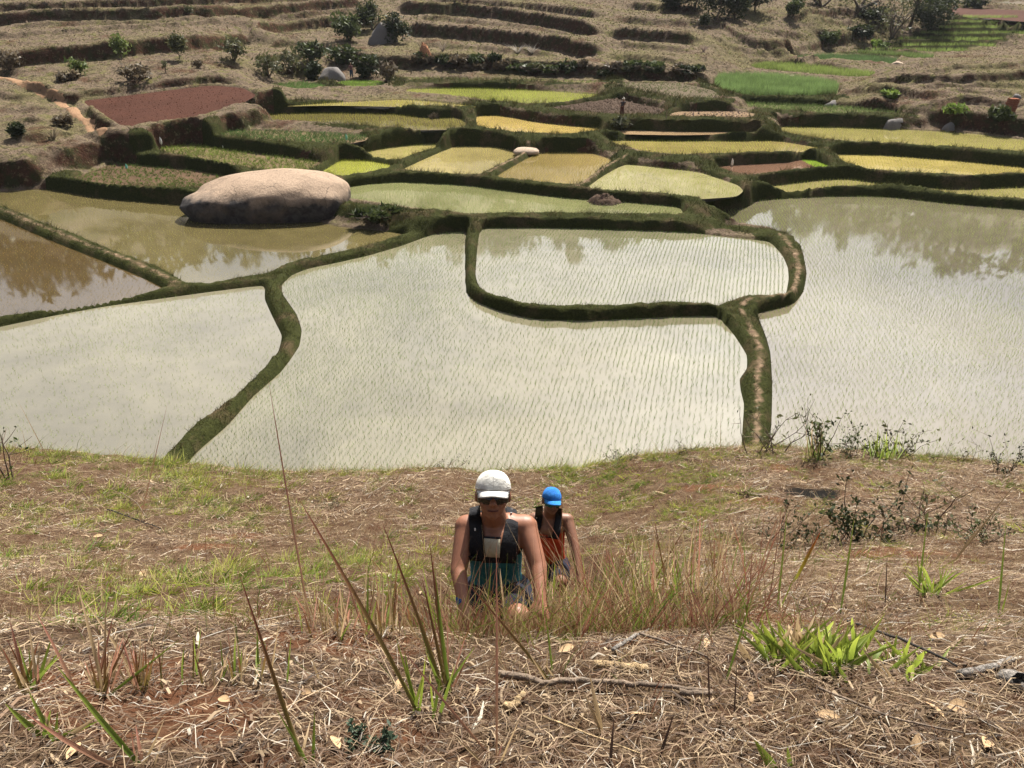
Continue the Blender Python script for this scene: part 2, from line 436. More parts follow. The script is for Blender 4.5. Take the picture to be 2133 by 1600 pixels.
def hill_z(x, y):
    sh = x.shape; x = x.ravel(); y = y.ravel(); out = np.empty(len(x)); n = len(ctrl)
    for s in range(0, len(x), 20000):
        d = np.hypot(x[s:s + 20000, None] - ctrl[None, :, 0], y[s:s + 20000, None] - ctrl[None, :, 1])
        out[s:s + 20000] = -d @ RBF[:n] + RBF[n] + x[s:s + 20000] * RBF[n + 1] + y[s:s + 20000] * RBF[n + 2]
    return out.reshape(sh)

# ------------------------------------------------------------------ terrace banks of the dry hillside: crest lines and drops
def axis(parts):
    v = [parts[0][0]]
    for (a, b, d0, d1) in parts:
        x = a
        while x < b - 1e-6:
            t = (x - a) / (b - a); x += d0 + (d1 - d0) * t; v.append(min(x, b))
    return np.array(v)
YS = axis([(19.5, 55, 0.13, 0.16), (55, 92, 0.18, 0.27), (92, 126, 0.3, 0.42), (126, 156, 0.42, 0.45), (156, 205, 0.6, 1.4)])
XH = axis([(0, 34, 0.14, 0.2), (34, 75, 0.24, 0.4), (75, 150, 0.5, 1.2)])
XS = np.concatenate([-XH[:0:-1], XH])
GX, GY_ = np.meshgrid(XS, YS)
S = None

def seg_dist(px, py, w, closed=True):
    best = np.full(px.shape, 1e9)
    n = len(w)
    for i in range(n if closed else n - 1):
        a = w[i]; b = w[(i + 1) % n]; d = b - a; L = max(d @ d, 1e-9)
        t = np.clip(((px - a[0]) * d[0] + (py - a[1]) * d[1]) / L, 0, 1)
        best = np.minimum(best, (px - a[0] - t * d[0]) ** 2 + (py - a[1] - t * d[1]) ** 2)
    return np.sqrt(best)
def inside(px, py, w):
    r = np.zeros(px.shape, bool); n = len(w)
    for i in range(n):
        a = w[i]; b = w[(i + 1) % n]
        c = (a[1] > py) != (b[1] > py)
        with np.errstate(divide='ignore', invalid='ignore'):
            r ^= c & (px < (b[0] - a[0]) * (py - a[1]) / (b[1] - a[1]) + a[0])
    return r

near_ok = np.abs(GX) < 0.72 * GY_ + 16
SZ = np.zeros(GX.shape)
# hill surface on a coarse lattice, then read onto the fine one
cx = np.linspace(-150, 150, 241); cy = np.linspace(19, 206, 161)
CZ = hill_z(*np.meshgrid(cx, cy))
def lattice(x, y):
    fx = np.clip((x - cx[0]) / (cx[1] - cx[0]), 0, len(cx) - 1.001); fy = np.clip((y - cy[0]) / (cy[1] - cy[0]), 0, len(cy) - 1.001)
    ix = fx.astype(int); iy = fy.astype(int); fx = fx - ix; fy = fy - iy
    return (CZ[iy, ix] * (1 - fx) + CZ[iy, ix + 1] * fx) * (1 - fy) + (CZ[iy + 1, ix] * (1 - fx) + CZ[iy + 1, ix + 1] * fx) * fy
SZ = lattice(GX, GY_)
def at_hill(px, py, lift=0.0):
    r = ray(np.float64(px), np.float64(py)); s0 = 15.0
    while s0 < 260:
        p = CAM + s0 * r
        if p[2] <= lattice(p[0], p[1]) + lift: break
        s0 += 0.25
    return p

BANKS = [  # (crest line in the photograph, height of the drop)
    ([(-300, 120), (0, 113), (101, 99), (236, 86), (371, 76), (506, 66), (522, 58)], 1.7),
    ([(-300, 40), (0, 28), (101, 20), (236, 22), (338, 21), (473, 14), (620, 3), (760, -8)], 1.5),
    ([(-100, 10), (200, 2), (500, -4), (700, -12)], 1.2),
    ([(54, 165), (90, 180), (125, 193), (203, 189), (338, 170), (439, 159), (500, 163)], 0.9),
    ([(41, 152), (44, 138), (20, 128), (-60, 128)], 0.8),
    ([(170, 212), (203, 238), (262, 268)], 0.9),
    ([(263, 268), (371, 256), (405, 252), (506, 220), (545, 205)], 1.1),
    ([(-300, 355), (0, 338), (60, 334), (101, 321), (169, 304), (229, 284), (236, 270)], 1.6),
    ([(0, 226), (84, 219), (120, 210)], 0.5),
    ([(520, 50), (608, 41), (720, 35), (800, 34)], 1.3),
    ([(486, 92), (520, 70), (540, 52)], 1.0),
    ([(838, 44), (1004, 57), (1139, 74), (1240, 91), (1262, 93)], 1.8),
    ([(820, 2), (1004, 10), (1139, 30), (1227, 47), (1260, 55)], 1.8),
    ([(1262, 56), (1341, 62), (1420, 69), (1463, 66)], 1.5),
    ([(690, 108), (760, 112), (840, 122), (889, 112), (970, 116), (1105, 126), (1240, 136), (1420, 148), (1500, 160)], 1.3),
    ([(1300, 2), (1400, 12), (1470, 16)], 1.0),
    ([(1500, 40), (1530, 70), (1580, 88), (1640, 94), (1690, 82), (1760, 72)], 0.7),
    ([(1640, 40), (1700, 24), (1760, 18), (1830, 26), (1850, 34)], 1.0),
    ([(1560, 108), (1640, 112), (1700, 108), (1770, 104)], 1.0),
    ([(1690, 62), (1740, 70), (1800, 66), (1840, 70)], 1.1),
    ([(1800, 172), (1850, 158), (1930, 162), (2020, 160), (2133, 148), (2350, 140)], 0.9),
    ([(1762, 180), (1800, 187), (1870, 188), (1930, 196), (1990, 205)], 0.6),
    ([(1775, 205), (1850, 214), (1930, 222), (2000, 232), (2070, 238), (2133, 243), (2350, 262)], 1.3),
    ([(1990, 20), (2133, 30), (2350, 36)], 0.8),
    ([(1980, 8), (2060, 12), (2133, 8)], 1.0),
    ([(1850, 160), (1880, 150), (1900, 135), (1960, 118)], 0.5),
    ([(-200, 75), (0, 70), (120, 60), (260, 52), (400, 44), (470, 40)], 0.5),
    ([(0, 50), (150, 42), (300, 36), (440, 28)], 0.6),
    ([(-50, 185), (0, 186), (60, 196)], 0.5),
    ([(0, 255), (60, 250), (120, 244)], 0.5), ([(0, 300), (70, 290), (150, 276)], 0.6),
    ([(540, 90), (600, 84), (660, 90), (720, 96)], 0.8), ([(560, 24), (680, 16), (800, 14)], 0.9), ([(530, 120), (590, 112), (650, 118)], 0.8), ([(560, 140), (620, 134), (690, 138)], 0.8),
    ([(860, 88), (960, 92), (1060, 104), (1180, 112)], 0.6), ([(1250, 112), (1340, 116), (1440, 128)], 0.6), ([(1270, 84), (1360, 92), (1450, 98)], 0.7),
    ([(860, 28), (980, 36), (1100, 54), (1200, 66)], 0.6), ([(900, -6), (1050, 2), (1180, 14), (1260, 26)], 1.1), ([(1280, 34), (1370, 40), (1450, 42)], 0.8),
    ([(1490, 66), (1520, 92), (1570, 102), (1650, 106)], 0.5), ([(1560, 50), (1610, 66), (1680, 70)], 0.6), ([(1700, 46), (1760, 40), (1830, 50)], 0.7),
    ([(1890, 177), (1980, 173), (2080, 166), (2200, 160)], 0.5), ([(1960, 196), (2060, 190), (2180, 188)], 0.5), ([(1900, 150), (2000, 142), (2133, 134), (2300, 128)], 0.5), ([(1950, 214), (2050, 212), (2180, 216)], 0.6),
    ([(1970, 44), (2060, 46), (2200, 52)], 0.6), ([(1990, -4), (2100, 0), (2250, 2)], 0.8),
]
step = np.zeros(GX.shape); bankness = np.zeros(GX.shape)
for crest, h in BANKS:
    w = np.array([at_hill(q[0], q[1], h * 0.5)[:2] for q in crest])
    n = len(w)
    if n > 2:
        w = np.concatenate([[w[0]], np.stack([w[:-1] * .75 + w[1:] * .25, w[:-1] * .25 + w[1:] * .75], 1).reshape(-1, 2), [w[-1]]])
    lo = w.min(0) - 9; hi = w.max(0) + 9
    m = (GX > lo[0]) & (GX < hi[0]) & (GY_ > lo[1]) & (GY_ < hi[1])
    px = GX[m]; py = GY_[m]
    wob = (fbm(px * 0.35, py * 0.35, 3, 5) - 0.5) * 1.3
    d = np.full(px.shape, 1e9); side = np.ones(px.shape); endf = np.ones(px.shape)
    T = np.concatenate([[0], np.cumsum(np.hypot(*(w[1:] - w[:-1]).T))])
    for i in range(len(w) - 1):
        a = w[i]; b = w[i + 1]; e = b - a; L = max(e @ e, 1e-9)
        t0 = ((px - a[0]) * e[0] + (py - a[1]) * e[1]) / L; t = np.clip(t0, 0, 1)
        dd = np.hypot(px - a[0] - t * e[0], py - a[1] - t * e[1])
        s = np.sign(e[0] * (py - a[1]) - e[1] * (px - a[0]))
        c = dd < d
        d = np.where(c, dd, d); side = np.where(c, s, side)
        al = T[i] + t * math.sqrt(L)
        endf = np.where(c, np.clip(np.minimum(al, T[-1] - al) / 2.0, 0, 1), endf)
    up = 1 if w[-1][0] >= w[0][0] else -1
    sd = d * side * up + wob
    run = 0.35 + 0.15 * h
    f = np.where(sd > 0, 0.5 * np.clip(1 - sd / 7, 0, 1), np.where(sd > -run, 0.5 - np.clip(-sd / run, 0, 1), -0.5 * np.clip(1 + (sd + run) / 5.0, 0, 1)))
    step[m] += h * f * endf
    bk = ((sd < 0.05) & (sd > -run - 0.1)) * endf
    bankness[m] = np.maximum(bankness[m], bk)
rough = (fbm(GX * 0.5, GY_ * 0.5, 4, 3) - 0.5) * 0.5 + (fbm(GX * 2.2, GY_ * 2.2, 3, 9) - 0.5) * 0.22
HZ = SZ + step + rough

# ------------------------------------------------------------------ fields cut into it; bunds and banks left standing between
NP = len(PLOTS)
BIG = 99.0
D1 = np.full(GX.shape, BIG); D2 = np.full(GX.shape, BIG); I1 = np.full(GX.shape, -1); I2 = np.full(GX.shape, -1)
INS = np.full(GX.shape, -1); DIN = np.zeros(GX.shape)
wtop = np.zeros(GX.shape); ztop = np.zeros(GX.shape); LIP = np.full(GX.shape, -99.0)
jit = (fbm(GX * 1.1, GY_ * 1.1, 3, 21) - 0.5) * 0.36
for i, p in enumerate(PLOTS):
    w = p['w']; lo = w.min(0) - 4; hi = w.max(0) + 4
    iy0, iy1 = np.searchsorted(YS, (lo[1], hi[1])); ix0, ix1 = np.searchsorted(XS, (lo[0], hi[0]))
    sl = (slice(max(iy0 - 1, 0), iy1 + 1), slice(max(ix0 - 1, 0), ix1 + 1))
    px = GX[sl]; py = GY_[sl]
    d = seg_dist(px, py, w); ins = inside(px, py, w)
    free = ins & (INS[sl] < 0)
    INS[sl] = np.where(free, i, INS[sl]); DIN[sl] = np.where(free, d, DIN[sl])
    dd = np.where(ins, 0.0, np.maximum(d + jit[sl] * smooth(0, 0.4, d), 0.001))
    zi = p['a'] + p['b'] * py
    c1 = dd < D1[sl]; c2 = ~c1 & (dd < D2[sl])
    D2[sl] = np.where(c1, D1[sl], np.where(c2, dd, D2[sl])); I2[sl] = np.where(c1, I1[sl], np.where(c2, i, I2[sl]))
    D1[sl] = np.where(c1, dd, D1[sl]); I1[sl] = np.where(c1, i, I1[sl])
    ww = np.clip(1 - dd / 3.0, 0, 1) ** 2 * np.exp(3.5 * zi)
    wtop[sl] += ww; ztop[sl] += ww * zi
    LIP[sl] = np.maximum(LIP[sl], zi + 0.12 - np.maximum(dd - 0.55, 0) * 1.3)
ztop = ztop / np.maximum(wtop, 1e-9)
bund_h = 0.31 + (fbm(GX * 0.6, GY_ * 0.6, 3, 31) - 0.5) * 0.16
bw_ = smooth(3.4, 1.6, D2) if False else 1 - smooth(1.7, 3.6, D2)
TOP = (ztop + bund_h) * bw_ + HZ * (1 - bw_)
TOP = np.maximum(TOP, LIP)
Z = TOP.copy()
W12 = D1 + np.where(D2 < 50, D2, 3.0)
for dist, idx in ((D1, I1), (D2, I2)):
    ok = (idx >= 0) & (dist < 4)
    zi = np.array([p['a'] for p in PLOTS])[np.maximum(idx, 0)] + np.array([p['b'] for p in PLOTS])[np.maximum(idx, 0)] * GY_
    k = np.maximum(np.where(TOP - bund_h - zi > 0.12, 4.5, 1.7), (TOP - zi + 0.06) / (0.45 * np.minimum(W12, 3.0) + 0.04))
    rr = zi - 0.06 + k * dist * (1 - 0.25 * np.exp(-dist / 0.15))
    Z = np.where(ok, np.minimum(Z, rr), Z)
pa = np.array([p['a'] for p in PLOTS]); pb = np.array([p['b'] for p in PLOTS])
zin = pa[np.maximum(INS, 0)] + pb[np.maximum(INS, 0)] * GY_
Z = np.where(INS >= 0, zin - 0.06 - np.minimum(DIN * 0.6, 0.35), Z)
out = INS < 0
Z = np.where(out, Z + (fbm(GX * 2.6, GY_ * 2.6, 3, 77) - 0.5) * 0.2 * smooth(0.02, 0.35, np.minimum(D1, D2)), Z)

def ground_z(x, y):
    """height of the valley ground at any place"""
    x = np.asarray(x, float); y = np.asarray(y, float)
    ix = np.clip(np.searchsorted(XS, x) - 1, 0, len(XS) - 2); iy = np.clip(np.searchsorted(YS, y) - 1, 0, len(YS) - 2)
    fx = np.clip((x - XS[ix]) / (XS[ix + 1] - XS[ix]), 0, 1); fy = np.clip((y - YS[iy]) / (YS[iy + 1] - YS[iy]), 0, 1)
    return (Z[iy, ix] * (1 - fx) + Z[iy, ix + 1] * fx) * (1 - fy) + (Z[iy + 1, ix] * (1 - fx) + Z[iy + 1, ix + 1] * fx) * fy
def at_ground(px, py, s0=18.0, ds=0.1):
    r = ray(np.float64(px), np.float64(py))
    while s0 < 260:
        p = CAM + s0 * r
        if p[2] <= ground_z(p[0], p[1]): return p
        s0 += ds
    return p
# ------------------------------------------------------------------ materials of the valley
def water_mat(name, colour):
    t = NT(name)
    n = t.noise(0.09, 5, 0.6, t.pos(), 0.6); n2 = t.noise(0.9, 4, 0.6, t.pos())
    k = t.math('ADD', t.math('MULTIPLY', n, 0.75), t.math('MULTIPLY', n2, 0.25))
    dark = tuple(c * 0.72 for c in colour); light = tuple(min(1, c * 1.22) for c in colour)
    c = t.mix(t.rng(k, 0.36, 0.64), dark, light)
    h = t.math('ADD', t.math('MULTIPLY', t.noise(5.0, 3, 0.5, t.pos()), 0.7), t.math('MULTIPLY', t.noise(0.8, 2, 0.5, t.pos()), 1.2))
    rgh = t.rng(t.noise(0.16, 3, 0.6, t.pos(), 0.4), 0.35, 0.7, 0.015, 0.05)
    return t.pbr(c, rgh, t.bump(h, 0.05, 0.006), 0.5, ior=2.2)

def soil_mat(name, colour, wet=0.9):
    t = NT(name)
    n = t.noise(0.35, 6, 0.7, t.pos()); n2 = t.noise(5, 5, 0.7, t.pos())
    c = t.mix(t.rng(n, 0.3, 0.7), tuple(c * 0.75 for c in colour), tuple(c * 1.3 for c in colour))
    c = t.mix(t.rng(n2, 0.35, 0.75, 0.0, 0.55), c, tuple(min(1, c * 1.7) for c in colour))
    return t.pbr(c, wet, t.bump(n2, 0.9, 0.08), 0.03)

def bund_mat():
    t = NT('grassy_bund_earth')
    big = t.noise(0.5, 5, 0.65, t.pos()); fine = t.noise(9, 5, 0.75, t.pos())
    g = t.mix(t.rng(fine, 0.3, 0.7), (0.013, 0.015, 0.006), (0.05, 0.054, 0.018))
    d = t.mix(t.rng(fine, 0.3, 0.75), (0.04, 0.03, 0.017), (0.12, 0.085, 0.05))
    c = t.mix(t.rng(big, 0.52, 0.66, 0, 0.85), g, d)
    path = t.attr('path')
    pc = t.mix(t.rng(t.noise(4.0, 4, 0.6, t.pos()), 0.35, 0.65), (0.11, 0.075, 0.05), (0.25, 0.175, 0.115))
    pf = t.math('MULTIPLY', path, t.rng(t.noise(1.3, 5, 0.65, t.pos()), 0.40, 0.56))
    c = t.mix(pf, c, pc)
    return t.pbr(c, 0.95, t.bump(fine, 0.9, 0.07), 0.02)

def hill_mat():
    t = NT('dry_hillside')
    geo = t.n('ShaderNodeNewGeometry')
    nz = t.n('ShaderNodeSeparateXYZ'); t.l(geo.outputs['Normal'], nz.inputs[0])
    steep = t.rng(nz.outputs['Z'], 0.80, 0.55)
    big = t.noise(0.12, 5, 0.6, t.pos()); mid = t.noise(0.9, 6, 0.7, t.pos()); fine = t.noise(6, 6, 0.75, t.pos())
    straw = t.mix(t.rng(fine, 0.3, 0.7), (0.07, 0.052, 0.038), (0.20, 0.15, 0.105))
    green = t.mix(t.rng(fine, 0.3, 0.7), (0.05, 0.048, 0.02), (0.175, 0.16, 0.065))
    red = t.mix(t.rng(fine, 0.3, 0.7), (0.035, 0.02, 0.014), (0.11, 0.056, 0.036))
    c = t.mix(t.rng(mid, 0.52, 0.63), straw, green)
    c = t.mix(t.rng(big, 0.50, 0.62, 0.0, 0.55), c, green)
    c = t.mix(t.rng(t.noise(0.22, 5, 0.65, t.math_vec(t.pos(), (31, 7, 3))), 0.56, 0.66, 0, 0.85), c, red)
    rs = t.mix(t.rng(mid, 0.45, 0.6), red, (0.045, 0.045, 0.02))
    c = t.mix(steep, c, rs)
    c = t.mix(t.rng(t.noise(1.7, 6, 0.7, t.pos()), 0.53, 0.62, 0, 0.75), c, (0.028, 0.027, 0.012)); c = t.mix(t.rng(t.noise(2.6, 5, 0.7, t.math_vec(t.pos(), (9, 3, 1))), 0.56, 0.66, 0, 0.6), c, (0.24, 0.19, 0.11))
    return t.pbr(c, 0.95, t.bump(t.math('ADD', fine, mid), 1.0, 0.16), 0.02)
def _mv(self, v, off):
    nd = self.n('ShaderNodeVectorMath', operation='ADD'); self.l(v, nd.inputs[0]); nd.inputs[1].default_value = off
    return nd.outputs[0]
NT.math_vec = _mv

M_BUND = bund_mat(); M_HILL = hill_mat()
M_GRASS = leaf_material('bund_grass', trans=0.12)
M_RICE = leaf_material('rice_leaf', trans=0.5)
M_DRY = leaf_material('dry_leaf', trans=0.25, rough=0.7)

# ------------------------------------------------------------------ field surfaces
for p in PLOTS:
    w = p['w']; z = p['a'] + p['b'] * w[:, 1]
    me = bpy.data.meshes.new('field')
    me.from_pydata([(x, y, zz) for (x, y), zz in zip(w, z)], [], [list(range(len(w)))])
    if me.polygons[0].normal.z < 0: me.flip_normals()
    nm = 'paddy_water' if p['ground'] == 'water' else 'field_soil'
    o = link(nm, me, (water_mat if p['ground'] == 'water' else soil_mat)(nm + '_' + p['key'], p['colour']))
    tag(o, kind='structure')
    p['obj'] = o

# ------------------------------------------------------------------ bunds: one object for each pair of fields it parts
NYg, NXg = GX.shape
vid = np.arange(NYg * NXg).reshape(NYg, NXg)
q = np.stack([vid[:-1, :-1], vid[:-1, 1:], vid[1:, 1:], vid[1:, :-1]], -1)
deep = (INS >= 0) & (DIN > 0.5)
skip = deep[:-1, :-1] & deep[:-1, 1:] & deep[1:, 1:] & deep[1:, :-1]
skip |= ~(near_ok[:-1, :-1] | near_ok[1:, 1:])
redi = [i for i, p in enumerate(PLOTS) if p['key'] in ('red', 'farred')]
pair = np.where((D2 < np.where(GY_ > 54, 2.1, 2.7)) & (D1 < np.where(GY_ > 54, 1.6, 2.2)) & ~np.isin(I1, redi) & ~np.isin(I2, redi), np.minimum(I1, I2) * 100 + np.maximum(I1, I2), -1)
fp = pair[:-1, :-1]
area = (np.diff(YS)[:, None] * np.diff(XS)[None, :])
V = np.stack([GX, GY_, Z], -1).reshape(-1, 3)
iscr = (np.abs(D1 - D2) < 0.16 + 0.1 * vnoise(GX * 1.3, GY_ * 1.3, 4)) & (D2 < 1.2) & (D1 > 0.05)
PATH_PAIRS = {('main', 'wide'), ('brown', 'boulder'), ('inner', 'wide'), ('yellow', 'orange'), ('orange', 'glint')}
key = [p['key'] for p in PLOTS]
pathv = np.zeros(GX.shape)
for a, b in PATH_PAIRS:
    ia, ib = key.index(a), key.index(b)
    pathv[(pair == min(ia, ib) * 100 + max(ia, ib)) & iscr] = 1.0
pathv = pathv.reshape(-1)
def sub_mesh(name, quads):
    u, inv = np.unique(quads.ravel(), return_inverse=True)
    return np_mesh(name, V[u], inv.reshape(-1, 4), attrs={'path': pathv[u]})

ids, cnt = np.unique(fp[~skip & (fp >= 0)], return_counts=True)
ar = {i: area[(fp == i) & ~skip].sum() for i in ids}
BUNDS = []
hill_mask = ~skip & (fp < 0)
for i in ids:
    m = (fp == i) & ~skip
    if ar[i] < 2.2:
        hill_mask |= m; continue
    lab = np.where(m, np.arange(m.size).reshape(m.shape), -1)      # pieces of it that do not touch go to the hillside
    while True:
        n_ = lab.copy()
        for sh in ((1, 0), (-1, 0), (0, 1), (0, -1), (1, 1), (-1, -1), (1, -1), (-1, 1)):
            r_ = np.roll(lab, sh, (0, 1)); n_ = np.where(m, np.maximum(n_, r_), -1)
        n_ = np.where(m, n_.ravel()[np.maximum(n_, 0)], -1)
        if (n_ == lab).all(): break
        lab = n_
    k_, c_ = np.unique(lab[m], return_counts=True)
    big_ = lab == k_[np.argmax(c_)]
    hill_mask |= m & ~big_
    BUNDS.append((i, big_))

def blades(base, h, w, lean, azim, cols, seg=1, bend=0.4, fade=0.75):
    """grass blades: base (n,3), height, width, lean (tan), azimuth of lean, colour (n,3). seg=1: one triangle, else a bent strip"""
    n = len(base)
    side = np.stack([-np.sin(azim + 1.3), np.cos(azim + 1.3), np.zeros(n)], -1)
    dirn = np.stack([np.cos(azim), np.sin(azim), np.zeros(n)], -1)
    up = np.array([0, 0, 1.0])
    if seg == 1:
        v = np.empty((n, 3, 3)); v[:, 0] = base - side * w[:, None] / 2; v[:, 1] = base + side * w[:, None] / 2
        v[:, 2] = base + up * h[:, None] + dirn * (h * lean)[:, None]
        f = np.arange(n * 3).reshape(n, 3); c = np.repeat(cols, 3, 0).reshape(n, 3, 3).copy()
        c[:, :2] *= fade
        return v.reshape(-1, 3), f, c.reshape(-1, 3)
    k = seg + 1; v = np.empty((n, k * 2, 3)); c = np.empty((n, k * 2, 3))
    for j in range(k):
        t = j / seg
        ctr = base + up * (h * (t - bend * t * t * 0.5))[:, None] + dirn * (h * lean * (t * (1 - bend) + bend * t * t * 1.6))[:, None]
        ww = w * (1 - t ** 1.6) * (0.6 + 0.4 * min(1, t * 4)) + 0.0004
        v[:, 2 * j] = ctr - side * ww[:, None] / 2; v[:, 2 * j + 1] = ctr + side * ww[:, None] / 2
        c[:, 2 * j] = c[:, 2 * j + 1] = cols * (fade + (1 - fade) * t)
    b0 = (np.arange(n) * k * 2)[:, None, None]
    qd = np.array([[2 * j, 2 * j + 1, 2 * j + 3, 2 * j + 2] for j in range(seg)])[None]
    return v.reshape(-1, 3), (b0 + qd).reshape(-1, 4), c.reshape(-1, 3)

def join(parts):
    vs_, fs, cs = [], [], []; o = 0
    for v, f, c in parts:
        vs_.append(v); fs.append(f + o); cs.append(c); o += len(v)
    tri = [f for f in fs if f.shape[1] == 3]; qd = [f for f in fs if f.shape[1] == 4]
    return np.concatenate(vs_), [np.concatenate(x) for x in (tri, qd) if x], np.concatenate(cs)

def scatter_cells(mask, dens):
    """random points on the ground cells in mask, dens per square metre (array like the cells)"""
    lam = np.where(mask, area * dens, 0.0)
    k = rng.poisson(lam)
    iy, ix = np.nonzero(k); r = k[iy, ix]
    iy = np.repeat(iy, r); ix = np.repeat(ix, r); n = len(iy)
    fx = rng.random(n); fy = rng.random(n)
    x = XS[ix] + fx * (XS[ix + 1] - XS[ix]); y = YS[iy] + fy * (YS[iy + 1] - YS[iy])
    z = (Z[iy, ix] * (1 - fx) + Z[iy, ix + 1] * fx) * (1 - fy) + (Z[iy + 1, ix] * (1 - fx) + Z[iy + 1, ix + 1] * fx) * fy
    return np.stack([x, y, z], -1), iy, ix

def lerp_cols(a, b, t): return np.asarray(a)[None] * (1 - t[:, None]) + np.asarray(b)[None] * t[:, None]

yc = np.broadcast_to(YS[:-1, None], fp.shape)
visible = np.abs(GX[:-1, :-1]) < 0.68 * GY_[:-1, :-1] + 3
dens_b = np.clip(14000.0 / yc ** 1.25, 10, 260)
for i, m in BUNDS:
    a, b = PLOTS[i // 100], PLOTS[i % 100]
    o = link('earth_bund', sub_mesh('earth_bund', q[m]), M_BUND)
    tag(o, 'grassy bund between the %s and the %s' % (a['words'], b['words']), 'bund', 'bunds between the fields')
    notp = (pathv.reshape(GX.shape)[:-1, :-1] < 0.5) & (INS[:-1, :-1] < 0)
    P, iy, ix = scatter_cells(m & visible & notp, dens_b)
    if len(P) < 20: continue
    n = len(P); s = np.clip(P[:, 1] / 45.0, 0.75, 2.2)
    t = np.clip(fbm(P[:, 0] * 0.7, P[:, 1] * 0.7, 3, 11) * 1.6 - 0.3 + rng.normal(0, 0.2, n), 0, 1)
    c = lerp_cols((0.026, 0.034, 0.011), (0.13, 0.125, 0.04), t) * rng.uniform(0.6, 1.3, n)[:, None]
    dry = rng.random(n) < 0.04 + 0.4 * smooth(0.55, 0.7, fbm(P[:, 0] * 0.5 + 40, P[:, 1] * 0.5, 3, 15)); c[dry] = (0.20, 0.15, 0.07)
    stp = np.maximum(np.abs(Z[iy + 1, ix] - Z[iy, ix]) / (YS[iy + 1] - YS[iy]), np.abs(Z[iy, ix + 1] - Z[iy, ix]) / (XS[ix + 1] - XS[ix])); s = s * np.where(stp > 1.4, 0.45, 1.0)
    v, f, cc = blades(P - [0, 0, 0.02], rng.uniform(0.07, 0.2, n) * s * (0.5 + 1.6 * smooth(0.4, 0.68, fbm(P[:, 0] * 1.7, P[:, 1] * 1.7, 3, 12))), rng.uniform(0.012, 0.035, n) * s, rng.uniform(0.2, 1.2, n), rng.uniform(0, 6.3, n), c)
    g = link('grass', np_mesh('grass', v, f, cc, smooth_shade=False), M_GRASS, o)
    tag(g, kind='stuff')

hill = link('hillside', sub_mesh('hillside', q[hill_mask]), M_HILL)
tag(hill, kind='structure')

# ------------------------------------------------------------------ crops
def plot_points(p, s_row, s_along, az, margin=0.12, jit=0.03):
    w = p['w']; a = R(az); d = np.array([math.sin(a), math.cos(a)]); e = np.array([math.cos(a), -math.sin(a)])
    u = w @ e; v = w @ d
    U, Vv = np.meshgrid(np.arange(u.min(), u.max(), s_row), np.arange(v.min(), v.max(), s_along))
    bendr = (fbm(U * 0.08, Vv * 0.08, 2, 3) - 0.5) * 0.9
    U = U + bendr + rng.normal(0, jit * 0.6, U.shape); Vv = Vv + rng.normal(0, jit, U.shape)
    x = (U[..., None] * e + Vv[..., None] * d).reshape(-1, 2)
    x = x[np.abs(x[:, 0]) < 0.68 * x[:, 1] + 4]
    x = x[inside(x[:, 0], x[:, 1], w)]
    if margin > 0:
        x = x[seg_dist(x[:, 0], x[:, 1], w) > margin]
    return x

